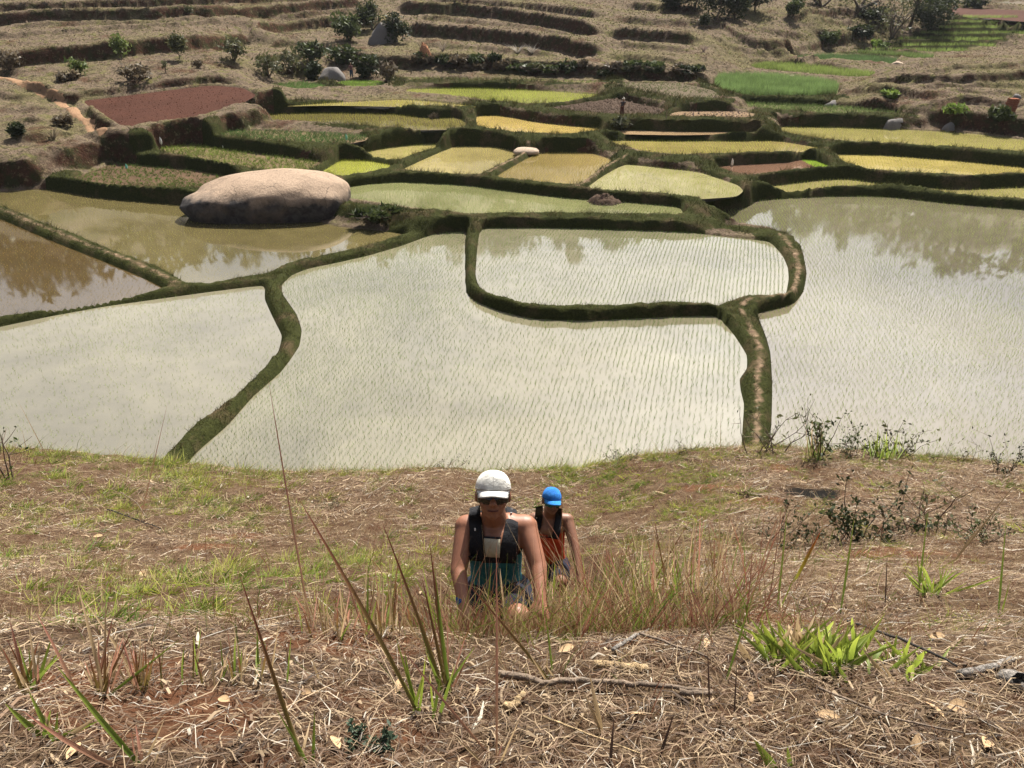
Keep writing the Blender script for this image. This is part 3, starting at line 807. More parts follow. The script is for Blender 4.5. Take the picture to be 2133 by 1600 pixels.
for p in PLOTS:
    if not p['crop']: continue
    kind, az, sp, hh, cc, keepf = p['crop']
    far = p['w'][:, 1].mean()
    if kind == 'rice':
        cc = tuple(q_ * 0.85 for q_ in cc) if far > 50 else cc
        x = plot_points(p, sp, sp * (0.62 if p['key'] in ('main', 'inner', 'wide') else 0.9), az, 0.12, 0.035)
        dens = fbm(x[:, 0] * 0.12, x[:, 1] * 0.12, 3, 40)
        x = x[rng.random(len(x)) < np.clip(keepf * (0.2 + 1.6 * dens), 0, 1)]
        x = x[(x[:, 1] > 20.5)]
        nb = 3 if far < 62 else 2
        n = len(x); B = np.repeat(np.column_stack([x, np.full(n, p['a'] - 0.01)]), nb, 0)
        B[:, :2] += rng.normal(0, 0.012, (len(B), 2))
        t = np.repeat(np.clip(fbm(x[:, 0] * 0.3, x[:, 1] * 0.3, 3, 8) + rng.normal(0, 0.15, n), 0, 1), nb)
        c = lerp_cols(np.array(cc) * 0.7, np.array(cc) * 1.3, t)
        sc = np.clip(far / 50, 0.9, 1.6)
        v, f, c3 = blades(B, rng.uniform(0.7, 1.25, len(B)) * hh, rng.uniform(0.008, 0.015, len(B)) * sc, rng.uniform(0.05, 0.55, len(B)), rng.uniform(0, 6.3, len(B)), c, fade=0.9)
        o = link('rice_seedlings', np_mesh('rice_seedlings', v, f, c3, smooth_shade=False), M_RICE)
        tag(o, 'young rice seedlings standing in the %s' % p['words'], 'rice', kind='stuff')
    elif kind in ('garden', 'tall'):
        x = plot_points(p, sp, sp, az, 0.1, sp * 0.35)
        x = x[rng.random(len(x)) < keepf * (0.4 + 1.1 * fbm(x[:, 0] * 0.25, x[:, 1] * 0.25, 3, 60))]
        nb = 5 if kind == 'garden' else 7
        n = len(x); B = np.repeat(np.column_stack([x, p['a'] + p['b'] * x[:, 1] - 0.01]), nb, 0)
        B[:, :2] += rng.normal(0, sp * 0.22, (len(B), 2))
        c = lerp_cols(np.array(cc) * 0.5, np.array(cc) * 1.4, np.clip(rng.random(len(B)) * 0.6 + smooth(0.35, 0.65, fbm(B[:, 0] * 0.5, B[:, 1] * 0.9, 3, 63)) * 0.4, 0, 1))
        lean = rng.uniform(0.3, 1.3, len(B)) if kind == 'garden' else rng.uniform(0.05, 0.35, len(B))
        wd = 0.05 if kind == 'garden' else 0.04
        v, f, c3 = blades(B, rng.uniform(0.6, 1.2, len(B)) * hh, rng.uniform(0.6, 1.5, len(B)) * wd, lean, rng.uniform(0, 6.3, len(B)), c, fade=0.5)  # dark feet and lighter tops: shading of the crop put into the blade colour
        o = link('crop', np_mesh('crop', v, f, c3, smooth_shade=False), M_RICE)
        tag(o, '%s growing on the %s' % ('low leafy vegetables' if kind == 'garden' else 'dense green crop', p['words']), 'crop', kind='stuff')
    elif kind == 'clods':
        x = plot_points(p, sp, sp, 20, 0.1, sp * 0.4)
        x = x[rng.random(len(x)) < keepf]
        n = len(x); r = rng.uniform(0.4, 1.0, n) * hh
        ico = np.array([(1, 0, -.3), (.3, .95, -.3), (-.8, .6, -.3), (-.8, -.6, -.3), (.3, -.95, -.3), (.3, .2, .8), (-.3, -.25, .7)])
        fc = np.array([(0, 1, 5), (1, 2, 5), (2, 6, 5), (2, 3, 6), (3, 4, 6), (4, 0, 5), (4, 5, 6)])
        an = rng.uniform(0, 6.3, n); ca, sa = np.cos(an), np.sin(an)
        vv = ico[None] * (1 + rng.normal(0, 0.25, (n, 7, 3)))
        vx = vv[..., 0] * ca[:, None] - vv[..., 1] * sa[:, None]; vy = vv[..., 0] * sa[:, None] + vv[..., 1] * ca[:, None]
        P = np.stack([x[:, None, 0] + vx * r[:, None], x[:, None, 1] + vy * r[:, None], (p['a'] + p['b'] * x[:, 1])[:, None] + vv[..., 2] * r[:, None] * 0.8], -1)
        f = (np.arange(n) * 7)[:, None, None] + fc[None]
        mat = soil_mat('clods_' + p['key'], p['colour'] if p['ground'] == 'soil' else (0.05, 0.034, 0.027))
        o = link('clods', np_mesh('clods', P.reshape(-1, 3), f.reshape(-1, 3), smooth_shade=False), mat)
        tag(o, 'rough clods of earth strewn over the %s' % p['words'], 'clods', kind='stuff')
# ------------------------------------------------------------------ hill beyond the valley (its outline shows in the water)
def far_hill():
    az = np.radians(np.linspace(-62, 62, 200)); rr = np.concatenate([[198], np.linspace(206, 430, 46)])
    A, Rr = np.meshgrid(az, rr)
    el = np.interp(np.degrees(A), [-62, -35, -20, -10, 0, 8, 14, 18, 24, 32, 45, 62], [17, 16.8, 17, 17.2, 17.2, 17.0, 15.4, 13.6, 15.0, 15.6, 16, 17])
    el = el + (fbm(np.degrees(A) * 0.35, np.zeros_like(A), 4, 9) - 0.5) * 2.4
    X = Rr * np.sin(A); Y = Rr * np.cos(A)
    z0 = lattice(X * 198 / Rr, Y * 198 / Rr) - 0.5
    t = (Rr - 198) / (400 - 198)
    ztop = 356 * np.tan(np.radians(el))
    Zf = z0 + (ztop - z0) * np.clip(t, 0, 1) ** 1.15 - np.clip(t - 1, 0, 1) * 120
    Zf += (fbm(X * 0.03, Y * 0.03, 4, 13) - 0.5) * 14 * np.clip(t * 3, 0, 1) * np.clip(1.3 - t, 0.2, 1)
    v = np.stack([X, Y, Zf], -1).reshape(-1, 3); n0, n1 = A.shape
    i = np.arange(n0 * n1).reshape(n0, n1)
    f = np.stack([i[:-1, :-1], i[:-1, 1:], i[1:, 1:], i[1:, :-1]], -1).reshape(-1, 4)
    t_ = NT('wooded_hill')
    c = t_.mix(t_.rng(t_.noise(0.03, 6, 0.7, t_.pos()), 0.4, 0.62), (0.15, 0.11, 0.075), (0.045, 0.052, 0.024))
    o = link('wooded_hill', np_mesh('wooded_hill', v, f), t_.pbr(c, 0.95))
    tag(o, kind='structure')
    # trees along its ridge
    k = 420; aa = np.radians(rng.uniform(-60, 60, k)); tr = rng.uniform(330, 405, k)
    ii = np.clip(np.searchsorted(az, aa), 0, len(az) - 1); jj = np.clip(np.searchsorted(rr, tr), 0, len(rr) - 1)
    base = np.stack([tr * np.sin(aa), tr * np.cos(aa), Zf[jj, ii]], -1)
    leaf = 46; h = rng.uniform(6, 14, k)
    d = rng.normal(0, 1, (k, leaf, 3)); d /= np.linalg.norm(d, axis=-1, keepdims=True); d *= rng.uniform(0.3, 1, (k, leaf, 1)) ** 0.5
    c0 = base[:, None] + [0, 0, 1] * (h * 0.55)[:, None, None] + d * np.stack([h * .34, h * .34, h * .5], -1)[:, None]
    tri = rng.normal(0, 1, (k, leaf, 3, 3)) * (h * 0.13)[:, None, None, None]
    v = (c0[:, :, None] + tri).reshape(-1, 3)
    cc = np.repeat(lerp_cols((0.02, 0.035, 0.012), (0.07, 0.09, 0.03), rng.random(k * leaf)), 3, 0)
    o = link('far_wood', np_mesh('far_wood', v, np.arange(len(v)).reshape(-1, 3), cc, smooth_shade=False), leaf_material('wood_leaf', trans=0.2))
    tag(o, 'dark wood along the ridge of the far hill', 'wood', kind='stuff')
far_hill()

# ------------------------------------------------------------------ the slope under the camera
BROW = np.array([(-600, 930), (0, 936), (100, 942), (200, 956), (350, 966), (500, 981), (640, 986), (800, 986), (860, 972), (950, 976), (1000, 986), (1200, 977), (1300, 957), (1400, 946), (1500, 936), (1700, 936), (1800, 946), (1900, 951), (2000, 956), (2133, 976), (2700, 990)], float)
rb = ray(BROW[:, 0], BROW[:, 1]); sb = 12.0 / rb[:, 1]
BX = sb * rb[:, 0]; BZ = sb * rb[:, 2]
PY = np.array([-8, -2, 0, 1.2, 2.0, 2.45, 3.0, 3.4, 4.3, 5.0, 5.6, 6.8, 8.5, 10.2, 12.0, 14, 20, 27])
PZ = np.array([2.0, -0.7, -1.35, -1.75, -2.12, -2.46, -3.5, -3.75, -4.02, -4.80, -5.48, -5.72, -6.48, -7.12, -7.98, -9.4, -14.7, -20.5])
PZS = np.array([2.0, -0.7, -1.35, -1.75, -2.12, -2.46, -2.93, -3.23, -3.88, -4.38, -4.81, -5.6, -6.46, -7.12, -7.98, -9.4, -14.7, -20.5])
def fore_base(x, y):
    cor = 1 - smooth(0.45, 0.85, np.abs(x - (0.05 + 0.07 * np.clip(y - 3, 0, 4))))
    return 15 + np.interp(y, PY, PZ) * cor + np.interp(y, PY, PZS) * (1 - cor) + np.interp(x, BX, BZ + 7.98) * smooth(4, 11.5, y)
def fore_z(x, y):
    x = np.asarray(x, float); y = np.asarray(y, float)
    b = (fore_base(x, y - 0.25) + fore_base(x, y) * 2 + fore_base(x, y + 0.25)) / 4
    amp = np.interp(y, [0, 1, 4, 10, 16], [0.5, 0.8, 1.0, 1.2, 2])
    return b + ((fbm(x * 0.7, y * 0.7, 3, 101) - 0.5) * 0.22 + (fbm(x * 4.0, y * 4.0, 3, 102) - 0.5) * 0.07) * amp
fy = axis([(-6, 0.6, 0.4, 0.12), (0.6, 3.2, 0.028, 0.032), (3.2, 7, 0.045, 0.07), (7, 13, 0.08, 0.12), (13, 26, 0.25, 0.6)])
fxh = axis([(0, 1.8, 0.03, 0.035), (1.8, 5, 0.05, 0.08), (5, 10, 0.1, 0.16), (10, 34, 0.3, 1.2)])
fx = np.concatenate([-fxh[:0:-1], fxh])
FX, FY = np.meshgrid(fx, fy)
FZ = fore_z(FX, FY)
SV = np.arange(0.9, 24, 0.015)
def fore_tab(x, y):
    ix = np.clip(np.searchsorted(fx, x) - 1, 0, len(fx) - 2); iy = np.clip(np.searchsorted(fy, y) - 1, 0, len(fy) - 2)
    a = np.clip((x - fx[ix]) / (fx[ix + 1] - fx[ix]), 0, 1); b = np.clip((y - fy[iy]) / (fy[iy + 1] - fy[iy]), 0, 1)
    return (FZ[iy, ix] * (1 - a) + FZ[iy, ix + 1] * a) * (1 - b) + (FZ[iy + 1, ix] * (1 - a) + FZ[iy + 1, ix + 1] * a) * b
def at_fore(px, py):
    p = CAM + SV[:, None] * ray(np.float64(px), np.float64(py))
    g = fore_tab(p[:, 0], p[:, 1]); k = np.argmax(p[:, 2] <= g)
    if not (p[k, 2] <= g[k]): k = np.argmin(np.abs(p[:, 1] - 12.0))
    q = p[k].copy(); q[2] = g[k]
    return q
# bare red earth, burnt patch, holes
PATCH = {'redsoil': [((1600, 978), 0.55, 0.3), ((1500, 1015), 0.6, 0.25), ((1575, 1045), 0.5, 0.2), ((500, 1120), 0.45, 0.25), ((430, 1140), 0.35, 0.2), ((700, 1330), 0.35, 0.2), ((260, 1400), 0.3, 0.2), ((560, 1290), 0.25, 0.15), ((1620, 1290), 0.28, 0.14), ((1880, 1150), 0.5, 0.25), ((330, 1480), 0.35, 0.2), ((1320, 1330), 0.25, 0.12)],
         'burn_and_hole': [((1697, 1028), 0.42, 0.30), ((1575, 975), 0.26, 0.1), ((1545, 1032), 0.3, 0.08)]}  # first one is scorched; the two holes get their inner shade as black colour
attrs = {}
for k, lst in PATCH.items():
    a = np.zeros(FX.shape)
    for (px, py), rx, ry in lst:
        p = at_fore(px, py)
        dd = np.hypot((FX - p[0]) / rx, (FY - p[1]) / ry) + (fbm(FX * 5, FY * 5, 3, 55) - 0.5) * 0.9
        a = np.maximum(a, 1 - smooth(0.7, 1.05, dd))
        if (px, py) in ((1575, 975), (1545, 1032)): FZ -= 0.16 * (1 - smooth(0.3, 1.0, dd))
    attrs[k] = a.reshape(-1)
n0, n1 = FX.shape; i = np.arange(n0 * n1).reshape(n0, n1)
f = np.stack([i[:-1, :-1], i[:-1, 1:], i[1:, 1:], i[1:, :-1]], -1).reshape(-1, 4)
def slope_mat():
    t = NT('dry_grass_slope')
    big = t.noise(0.7, 5, 0.65, t.pos()); mid = t.noise(5, 5, 0.7, t.pos()); fine = t.noise(38, 6, 0.8, t.pos())
    straw = t.mix(t.rng(fine, 0.32, 0.68), (0.022, 0.014, 0.010), (0.17, 0.115, 0.07))
    duff = t.mix(t.rng(fine, 0.3, 0.7), (0.016, 0.010, 0.007), (0.10, 0.056, 0.034))  # soil tones near black: shadow in the litter gaps put into the colour
    red = t.mix(t.rng(mid, 0.3, 0.7), (0.07, 0.026, 0.014), (0.19, 0.08, 0.04))
    c = t.mix(t.rng(mid, 0.42, 0.6), straw, duff)
    c = t.mix(t.rng(big, 0.6, 0.72, 0.0, 0.6), c, red)
    c = t.mix(t.math('MULTIPLY', t.attr('redsoil'), 0.55), c, red)
    c = t.mix(t.math('MULTIPLY', t.attr('burn_and_hole'), t.rng(fine, 0.25, 0.4, 0.8, 1.0)), c, (0.012, 0.011, 0.010))
    return t.pbr(c, 0.95, t.bump(t.math('ADD', t.math('MULTIPLY', fine, 0.6), mid), 1.0, 0.03), 0.02)
slope = link('slope', np_mesh('slope', np.stack([FX, FY, FZ], -1).reshape(-1, 3), f, attrs=attrs), slope_mat())
tag(slope, kind='structure')

# ------------------------------------------------------------------ rocks
def rock_mat(name, top, stain_shade, scale=1.0, line=0.55, cracks=False):
    t = NT(name)
    n = t.noise(0.55 * scale, 6, 0.65); f_ = t.noise(7 * scale, 6, 0.75); m = t.noise(2.2 * scale, 5, 0.6, None, 0.5)
    c = t.mix(t.rng(f_, 0.3, 0.7), tuple(x * 0.72 for x in top), tuple(min(1, x * 1.15) for x in top))
    sep = t.n('ShaderNodeSeparateXYZ'); t.l(t.obj(), sep.inputs[0])
    h = t.math('ADD', sep.outputs['Z'], t.math('MULTIPLY', t.math('SUBTRACT', n, 0.5), 2.6 / scale))
    st = t.mix(t.rng(m, 0.35, 0.65), tuple(x * 0.6 for x in stain_shade), tuple(min(1, x * 1.5) for x in stain_shade))
    c = t.mix(t.rng(h, line + 0.5 / scale, line - 0.25 / scale), c, st)  # dark lower part: water stain plus shade of the front, put into the colour
    c = t.mix(t.rng(m, 0.62, 0.72, 0, 0.5), c, stain_shade)
    if cracks:
        c = t.mix(t.rng(t.noise(0.28, 5, 0.7, None, 1.2), 0.5, 0.68, 0, 0.55), c, tuple(x * 0.45 for x in top))
        vo = t.n('ShaderNodeTexVoronoi', feature='DISTANCE_TO_EDGE'); vo.inputs['Scale'].default_value = 0.33
        wv = t.n('ShaderNodeVectorMath', operation='ADD'); t.l(t.obj(), wv.inputs[0]); ns = t.n('ShaderNodeTexNoise'); ns.inputs['Scale'].default_value = 0.9; ns.inputs['Detail'].default_value = 5; t.l(t.obj(), ns.inputs['Vector']); t.l(ns.outputs['Color'], wv.inputs[1]); t.l(wv.outputs[0], vo.inputs['Vector'])
        c = t.mix(t.math('MULTIPLY', t.rng(vo.outputs['Distance'], 0.007, 0.002, 0.0, 0.7), t.rng(n, 0.42, 0.55)), c, tuple(x * 0.5 for x in stain_shade))
    return t.pbr(c, 0.85, t.bump(t.math('ADD', f_, m), 0.9, 0.08 / scale), 0.08)

def rock(name, loc, half, mat, seed, power=2.6, amp=0.12, rot=0.0, sub=4, shape=None):
    bm = bmesh.new(); bmesh.ops.create_icosphere(bm, subdivisions=sub, radius=1)
    r = np.random.default_rng(seed); ph = r.uniform(0, 6.3, 9)
    for v in bm.verts:
        x, y, z = v.co
        L = (abs(x) ** power + abs(y) ** power + abs(z) ** power) ** (1 / power)
        x, y, z = x / L, y / L, z / L
        g = 1 + amp * (math.sin(2.1 * x + ph[0]) * math.sin(2.3 * y + ph[1]) + 0.6 * math.sin(4.1 * x + ph[2] + 2 * z) * math.sin(3.7 * y + ph[3]) + 0.3 * math.sin(9 * x + ph[4]) * math.sin(8 * z + 7 * y + ph[5]))
        p = Vector((x * half[0] * g, y * half[1] * g, z * half[2] * g))
        if shape: p = shape(p)
        v.co = p
    for f_ in bm.faces: f_.smooth = True
    me = bpy.data.meshes.new(name); bm.to_mesh(me); bm.free()
    o = link(name, me, mat); o.location = loc; o.rotation_euler = (0, 0, rot)
    return o
bl = at_plane(np.float64(376), np.float64(425), 0.8); br = at_plane(np.float64(719), np.float64(425), 0.8); bf = at_plane(np.float64(560), np.float64(468), 0.0)
cxb = (bl[0] + br[0]) / 2; hw = (br[0] - bl[0]) / 2
def boulder_shape(p):
    # low on the left, high shoulder behind and to the right, undercut at the water
    x = p.x / hw; y = p.y / 3.1
    if p.z > 0: p.z *= 0.80 + 0.12 * y + 0.10 * x - 0.22 * max(0, -x - 0.3) + 0.05 * math.sin(3 * x + 1) + 0.03 * math.sin(7 * x) * math.sin(5 * y)
    else: p.x *= 1 - 0.10 * (-p.z / 1.6); p.y *= 1 - 0.10 * (-p.z / 1.6)
    return p
GRAN = rock_mat('pink_granite', (0.34, 0.25, 0.18), (0.055, 0.05, 0.048), 1.0, 0.6, True)
o = rock('boulder', (cxb, bf[1] + 3.05, 0.75), (hw, 3.1, 2.0), GRAN, 3, 3.0, 0.045, 0.0, 6, boulder_shape)
tag(o, 'huge smooth flat-topped pinkish granite boulder lying at the paddy edge', 'boulder')
PALE = rock_mat('pale_stone', (0.40, 0.31, 0.23), (0.2, 0.16, 0.13), 3.0, -0.4)
GREY = rock_mat('grey_stone', (0.17, 0.155, 0.145), (0.08, 0.075, 0.07), 2.0, -0.4)
def px_size(p, n): return n * np.linalg.norm(p - CAM) / FPX
for (px, py, w_, h_, mat, name, lab, zoff) in (
        (1100, 316, 58, 12, PALE, 'rock', 'flat pale rock lying where the pale yellow and orange plots meet', 0.1),
        (690, 166, 62, 34, GREY, 'boulder', 'grey rounded boulder beside the round nursery pond', 0.2),
        (1860, 270, 44, 36, GREY, 'boulder', 'grey pointed boulder at the foot of the leafy green terrace bank', 0.2),
        (1977, 272, 26, 20, GREY, 'boulder', 'small round grey boulder under the dry right-hand bank', 0.15),
        (1733, 221, 34, 18, GREY, 'rock', 'grey rock set in the bank below the tall green terrace', 0.1),
        (1651, 166, 22, 14, PALE, 'rock', 'pale rock in the bank behind the tall green terrace', 0.1),
        (1922, 282, 16, 7, PALE, 'stone', 'small white stone in the upper right paddy', 0.02),
        (527, 539, 20, 13, PALE, 'stone', 'round pinkish stone rising from the water of the boulder paddy', 0.0),
        (675, 471, 6, 6, PALE, 'stone', 'tiny white stone at the foot of the great boulder', 0.05),
        (792, 92, 60, 64, GREY, 'boulder', 'tall dark grey boulder under shrubs on the back hillside', 0.3),
        (1876, 275, 18, 5, PALE, 'stone', 'flat white stone at the foot of the pointed boulder', 0.02),
        (2120, 205, 20, 12, GREY, 'rock', 'small dark rock on the dry right-hand slope', 0.05),
        (1874, 134, 24, 7, PALE, 'rock', 'pale flat rock at the tip of the dry right-hand spur', 0.05)):
    p = at_ground(px, py)
    sw = px_size(p, w_) / 2 * 0.88; sh = px_size(p, h_) / 2 * 0.88
    o = rock(name, (p[0], p[1] + sw * 0.5, p[2] - sh * 0.3), (sw, sw * 0.85, sh * 1.45), mat, int(px + py), 2.1, 0.2, rng.uniform(-0.5, 0.5), 3)
    tag(o, lab, 'rock' if name == 'rock' else name)
# ------------------------------------------------------------------ dry grass over the hillside
hm = hill_mask & visible & (INS[:-1, :-1] < 0) & (YS[:-1, None] > 45)
P, iy, ix = scatter_cells(hm, np.clip(1900.0 / yc ** 1.2, 2, 14))
n = len(P)
sl_ = np.abs(np.gradient(Z, axis=0) / np.gradient(GY_, axis=0))[iy, ix]
g = fbm(P[:, 0] * 0.13, P[:, 1] * 0.13, 4, 91) + 0.35 * (fbm(P[:, 0] * 1.2, P[:, 1] * 1.2, 2, 92) - 0.5)
t = smooth(0.44, 0.64, g + rng.normal(0, 0.05, n))
c = lerp_cols((0.25, 0.19, 0.125), (0.17, 0.165, 0.06), t)
onb = smooth(0.8, 1.5, sl_); c = c * (1 - onb[:, None]) + lerp_cols((0.07, 0.065, 0.03), (0.16, 0.11, 0.06), rng.random(n)) * onb[:, None]
c *= rng.uniform(0.65, 1.1, n)[:, None]
s = np.clip(P[:, 1] / 85.0, 0.6, 1.7)
kp = rng.random(n) < np.clip(0.35 + 1.2 * (fbm(P[:, 0] * 0.5, P[:, 1] * 0.5, 3, 93) - 0.3) + onb * 0.3, 0.1, 1)
v, f, cc = blades((P - [0, 0, 0.04])[kp], (rng.uniform(0.05, 0.18, n) * s)[kp], (rng.uniform(0.10, 0.26, n) * s)[kp], rng.uniform(0.3, 1.4, n)[kp], rng.uniform(0, 6.3, n)[kp], c[kp], fade=0.85)
o = link('dry_grass', np_mesh('dry_grass', v, f, cc, smooth_shade=False), M_DRY)
tag(o, 'dry tufted grass covering the terraced hillside', 'grass', kind='stuff')

# ------------------------------------------------------------------ shrubs and trees
M_BARK = plain('shrub_bark', (0.12, 0.09, 0.065), 0.9, 0.3, 12)
M_LEAF = leaf_material('shrub_leaf', trans=0.3)
def tube(path, r0, r1, k=5):
    path = np.asarray(path, float); n = len(path); vs_ = []
    for i in range(n):
        d = path[min(i + 1, n - 1)] - path[max(i - 1, 0)]; d /= np.linalg.norm(d) + 1e-9
        a = np.cross(d, [0.3, 0.9, 0.2]); a /= np.linalg.norm(a) + 1e-9; b = np.cross(d, a)
        r = r0 + (r1 - r0) * i / (n - 1); an = np.arange(k) * 2 * math.pi / k
        vs_.append(path[i] + r * (np.cos(an)[:, None] * a + np.sin(an)[:, None] * b))
    i = np.arange(n * k).reshape(n, k)
    f = np.stack([i[:-1], np.roll(i[:-1], -1, 1), np.roll(i[1:], -1, 1), i[1:]], -1).reshape(-1, 4)
    return np.concatenate(vs_), f

def shrub(name, label, cat, p, w, h, ca, cb, leafy=1.0, trunk=0.0, group=None, upright=False):
    """foliage as many leaf faces gathered in clumps round forked stems"""
    root = empty(name, p); tag(root, label, cat, group)
    nst = 4 if trunk == 0 else 1
    tubes = []; tips = []
    for k in range(nst):
        a = rng.uniform(0, 6.3); sp = w * 0.25 * (1 if trunk == 0 else 0.2)
        top = np.array([math.cos(a) * sp, math.sin(a) * sp, h * (0.55 + 0.25 * rng.random())])
        mid = top * 0.5 + rng.normal(0, w * 0.05, 3)
        tubes.append(tube([(0, 0, -0.1), mid, top], max(0.025, w * 0.025), max(0.01, w * 0.008)))
        for j in range(3):
            e = top + np.array([rng.normal(0, w * 0.22), rng.normal(0, w * 0.22), h * 0.2 * rng.random()])
            tubes.append(tube([mid + (top - mid) * rng.random(), (mid + e) / 2 + [0, 0, h * .05], e], max(0.015, w * 0.012), 0.005)); tips.append(e)
    o = 0; V_, F_ = [], []
    for v, f in tubes: V_.append(v); F_.append(f + o); o += len(v)
    link('stem', np_mesh('stem', np.concatenate(V_), np.concatenate(F_)), M_BARK, root)
    if leafy > 0:
        ncl = 16; z0 = h * trunk * 0.4
        cl = rng.normal(0, 1, (ncl, 3)); cl /= np.linalg.norm(cl, axis=1, keepdims=True); cl *= rng.uniform(0.3, 0.95, (ncl, 1))
        cl = cl * [w / 2 * .8, w / 2 * .8, (h - z0) / 2 * .8] + [0, 0, (h + z0) / 2]
        m = int((60 if not trunk else 130) * leafy); rad = rng.uniform(0.16, 0.3, ncl) * min(w, h * 1.3)
        d = rng.normal(0, 1, (ncl, m, 3)); d /= np.linalg.norm(d, axis=-1, keepdims=True); d *= rng.uniform(0.35, 1, (ncl, m, 1))
        c0 = cl[:, None] + d * rad[:, None, None]
        if upright: c0[..., 2] = np.abs(c0[..., 2])
        ls = np.clip(0.12 * w, 0.07, 0.30)
        tri = rng.normal(0, 1, (ncl, m, 3, 3)) * ls * 0.6
        if upright: tri[..., 2] *= 2.5; tri[..., :2] *= 0.5
        v = (c0[:, :, None] + tri).reshape(-1, 3); v[:, 2] = np.maximum(v[:, 2], 0.0)
        tcl = np.repeat(rng.random(ncl), m) * 0.6 + rng.random(ncl * m) * 0.4
        cc = np.repeat(lerp_cols(ca, cb, tcl), 3, 0)
        link('foliage', np_mesh('foliage', v, np.arange(len(v)).reshape(-1, 3), cc, smooth_shade=False), M_LEAF, root)
    return root
DK = ((0.018, 0.026, 0.010), (0.05, 0.062, 0.022)); MD = ((0.03, 0.045, 0.015), (0.09, 0.11, 0.035)); LT = ((0.06, 0.09, 0.025), (0.17, 0.21, 0.06))
OL = ((0.05, 0.055, 0.025), (0.14, 0.14, 0.06)); BR = ((0.07, 0.055, 0.035), (0.17, 0.13, 0.08)); YG = ((0.10, 0.15, 0.03), (0.24, 0.32, 0.07))
SHRUBS = [
    (375, 124, 36, 46, OL, 'young_tree', 'slender young tree with olive crown on the left terrace', 0.45),
    (254, 122, 36, 46, LT, 'shrub', 'pale green upright bush against the left terrace bank', 0),
    (168, 158, 34, 38, LT, 'shrub', 'pale green bush on the terrace above the ploughed red field', 0),
    (285, 166, 80, 28, BR, 'shrub', 'wide brown half-dead bush above the ploughed red field', 0),
    (345, 152, 14, 28, OL, 'shrub', 'small dark upright bush beside the half-dead bush', 0),
    (488, 128, 48, 44, OL, 'shrub', 'big dark bush at the right end of the left terrace', 0),
    (413, 142, 24, 16, BR, 'shrub', 'low brown bush left of the big dark bush', 0),
    (140, 168, 56, 14, BR, 'shrub', 'low heap of dark brush left of the pale green bush', 0),
    (40, 282, 34, 20, DK, 'shrub', 'dark clump on the scrubby bank beside the sandy path', 0),
    (132, 262, 40, 18, BR, 'shrub', 'brown brushwood on the scrubby bank beside the sandy path', 0),
    (20, 145, 50, 34, BR, 'shrub', 'brown bush at the head of the sandy path', 0),
    (393, 30, 22, 16, OL, 'shrub', 'small olive bush on the uppermost left bank', 0),
    (728, 85, 70, 52, MD, 'shrub', 'spreading green bush left of the tall dark boulder', 0),
    (775, 62, 64, 50, DK, 'shrub', 'dark bush growing over the tall dark boulder', 0),
    (822, 88, 56, 56, DK, 'shrub', 'dark bush right of the tall dark boulder', 0),
    (560, 160, 60, 40, OL, 'shrub', 'olive bush at the right end of the ploughed red field', 0),
    (608, 150, 66, 46, OL, 'shrub', 'rounded olive bush above the small green garden plot', 0),
    (650, 128, 60, 36, MD, 'shrub', 'green bush uphill of the grey rounded boulder', 0),
    (655, 165, 40, 30, DK, 'shrub', 'dark bush left of the grey rounded boulder', 0),
    (765, 162, 50, 40, DK, 'shrub', 'dark bush behind the round nursery pond', 0),
    (808, 168, 46, 36, BR, 'shrub', 'tawny dry bush at the right rim of the nursery pond', 0),
    (720, 132, 70, 34, MD, 'shrub', 'broad green bush above the grey rounded boulder', 0),
    (1402, 24, 84, 50, DK, 'tree', 'dark leafy tree left of the tall grove on the back hill', 0.2),
    (1447, 22, 80, 60, DK, 'tree', 'dark tree at the left of the grove on the back hill', 0.2),
    (1490, 44, 86, 80, DK, 'tree', 'tallest dark tree of the grove on the back hill', 0.15),
    (1532, 40, 84, 76, DK, 'tree', 'dark tree right of the tallest tree of the grove', 0.15),
    (1572, 24, 80, 60, DK, 'tree', 'dark tree at the right of the grove on the back hill', 0.2),
    (1652, 36, 34, 34, MD, 'shrub', 'dark round bush on the hillock below the upper bank', 0),
    (1712, 14, 100, 34, OL, 'shrub', 'olive bush at the left of the scrub on the upper bank', 0),
    (1790, 18, 120, 36, OL, 'shrub', 'olive bush in the middle of the scrub on the upper bank', 0),
    (1822, 48, 90, 34, DK, 'shrub', 'dark bush at the foot of the upper bank', 0),
    (1858, 80, 100, 64, OL, 'shrub', 'large olive bush at the foot of the wooded gully', 0),
    (1895, 56, 130, 74, OL, 'tree', 'broad olive tree in the middle of the wooded gully', 0.1),
    (1932, 68, 84, 64, DK, 'tree', 'dark tree low in the wooded gully', 0.15),
    (1957, 46, 90, 70, MD, 'tree', 'green tree at the right edge of the wooded gully', 0.15),
    (1725, 92, 76, 26, MD, 'shrub', 'reedy green bush on the bank of the hillock', 0),
    (1796, 80, 66, 26, DK, 'shrub', 'dark reedy bush at the right end of the hillock', 0),
    (2030, 16, 46, 16, DK, 'shrub', 'dark bush on the far bank above the red field', 0),
    (1856, 204, 44, 14, YG, 'shrub', 'bright green low bush on the dry right-hand bank', 0),
    (1990, 238, 60, 16, YG, 'shrub', 'bright green brush at the lip of the dry right-hand bank', 0),
    (1835, 98, 50, 12, YG, 'shrub', 'bright green brush beside the light green crop terrace', 0),
    (905, 250, 26, 14, BR, 'shrub', 'grey brush heap hanging from the bank beside the straw ring', 0),
    (1292, 268, 46, 22, OL, 'shrub', 'grey-green brush heap on the bank below the farmer', 0),
    (2085, 250, 50, 20, MD, 'shrub', 'green brush on the bank below the brick pillar', 0),
    (1467, 58, 22, 26, DK, 'shrub', 'spiky dark bush at the corner of the back terrace', 0),
    (790, 452, 130, 15, MD, 'shrub', 'dark weeds on the slumped bank right of the great boulder', 0),
]
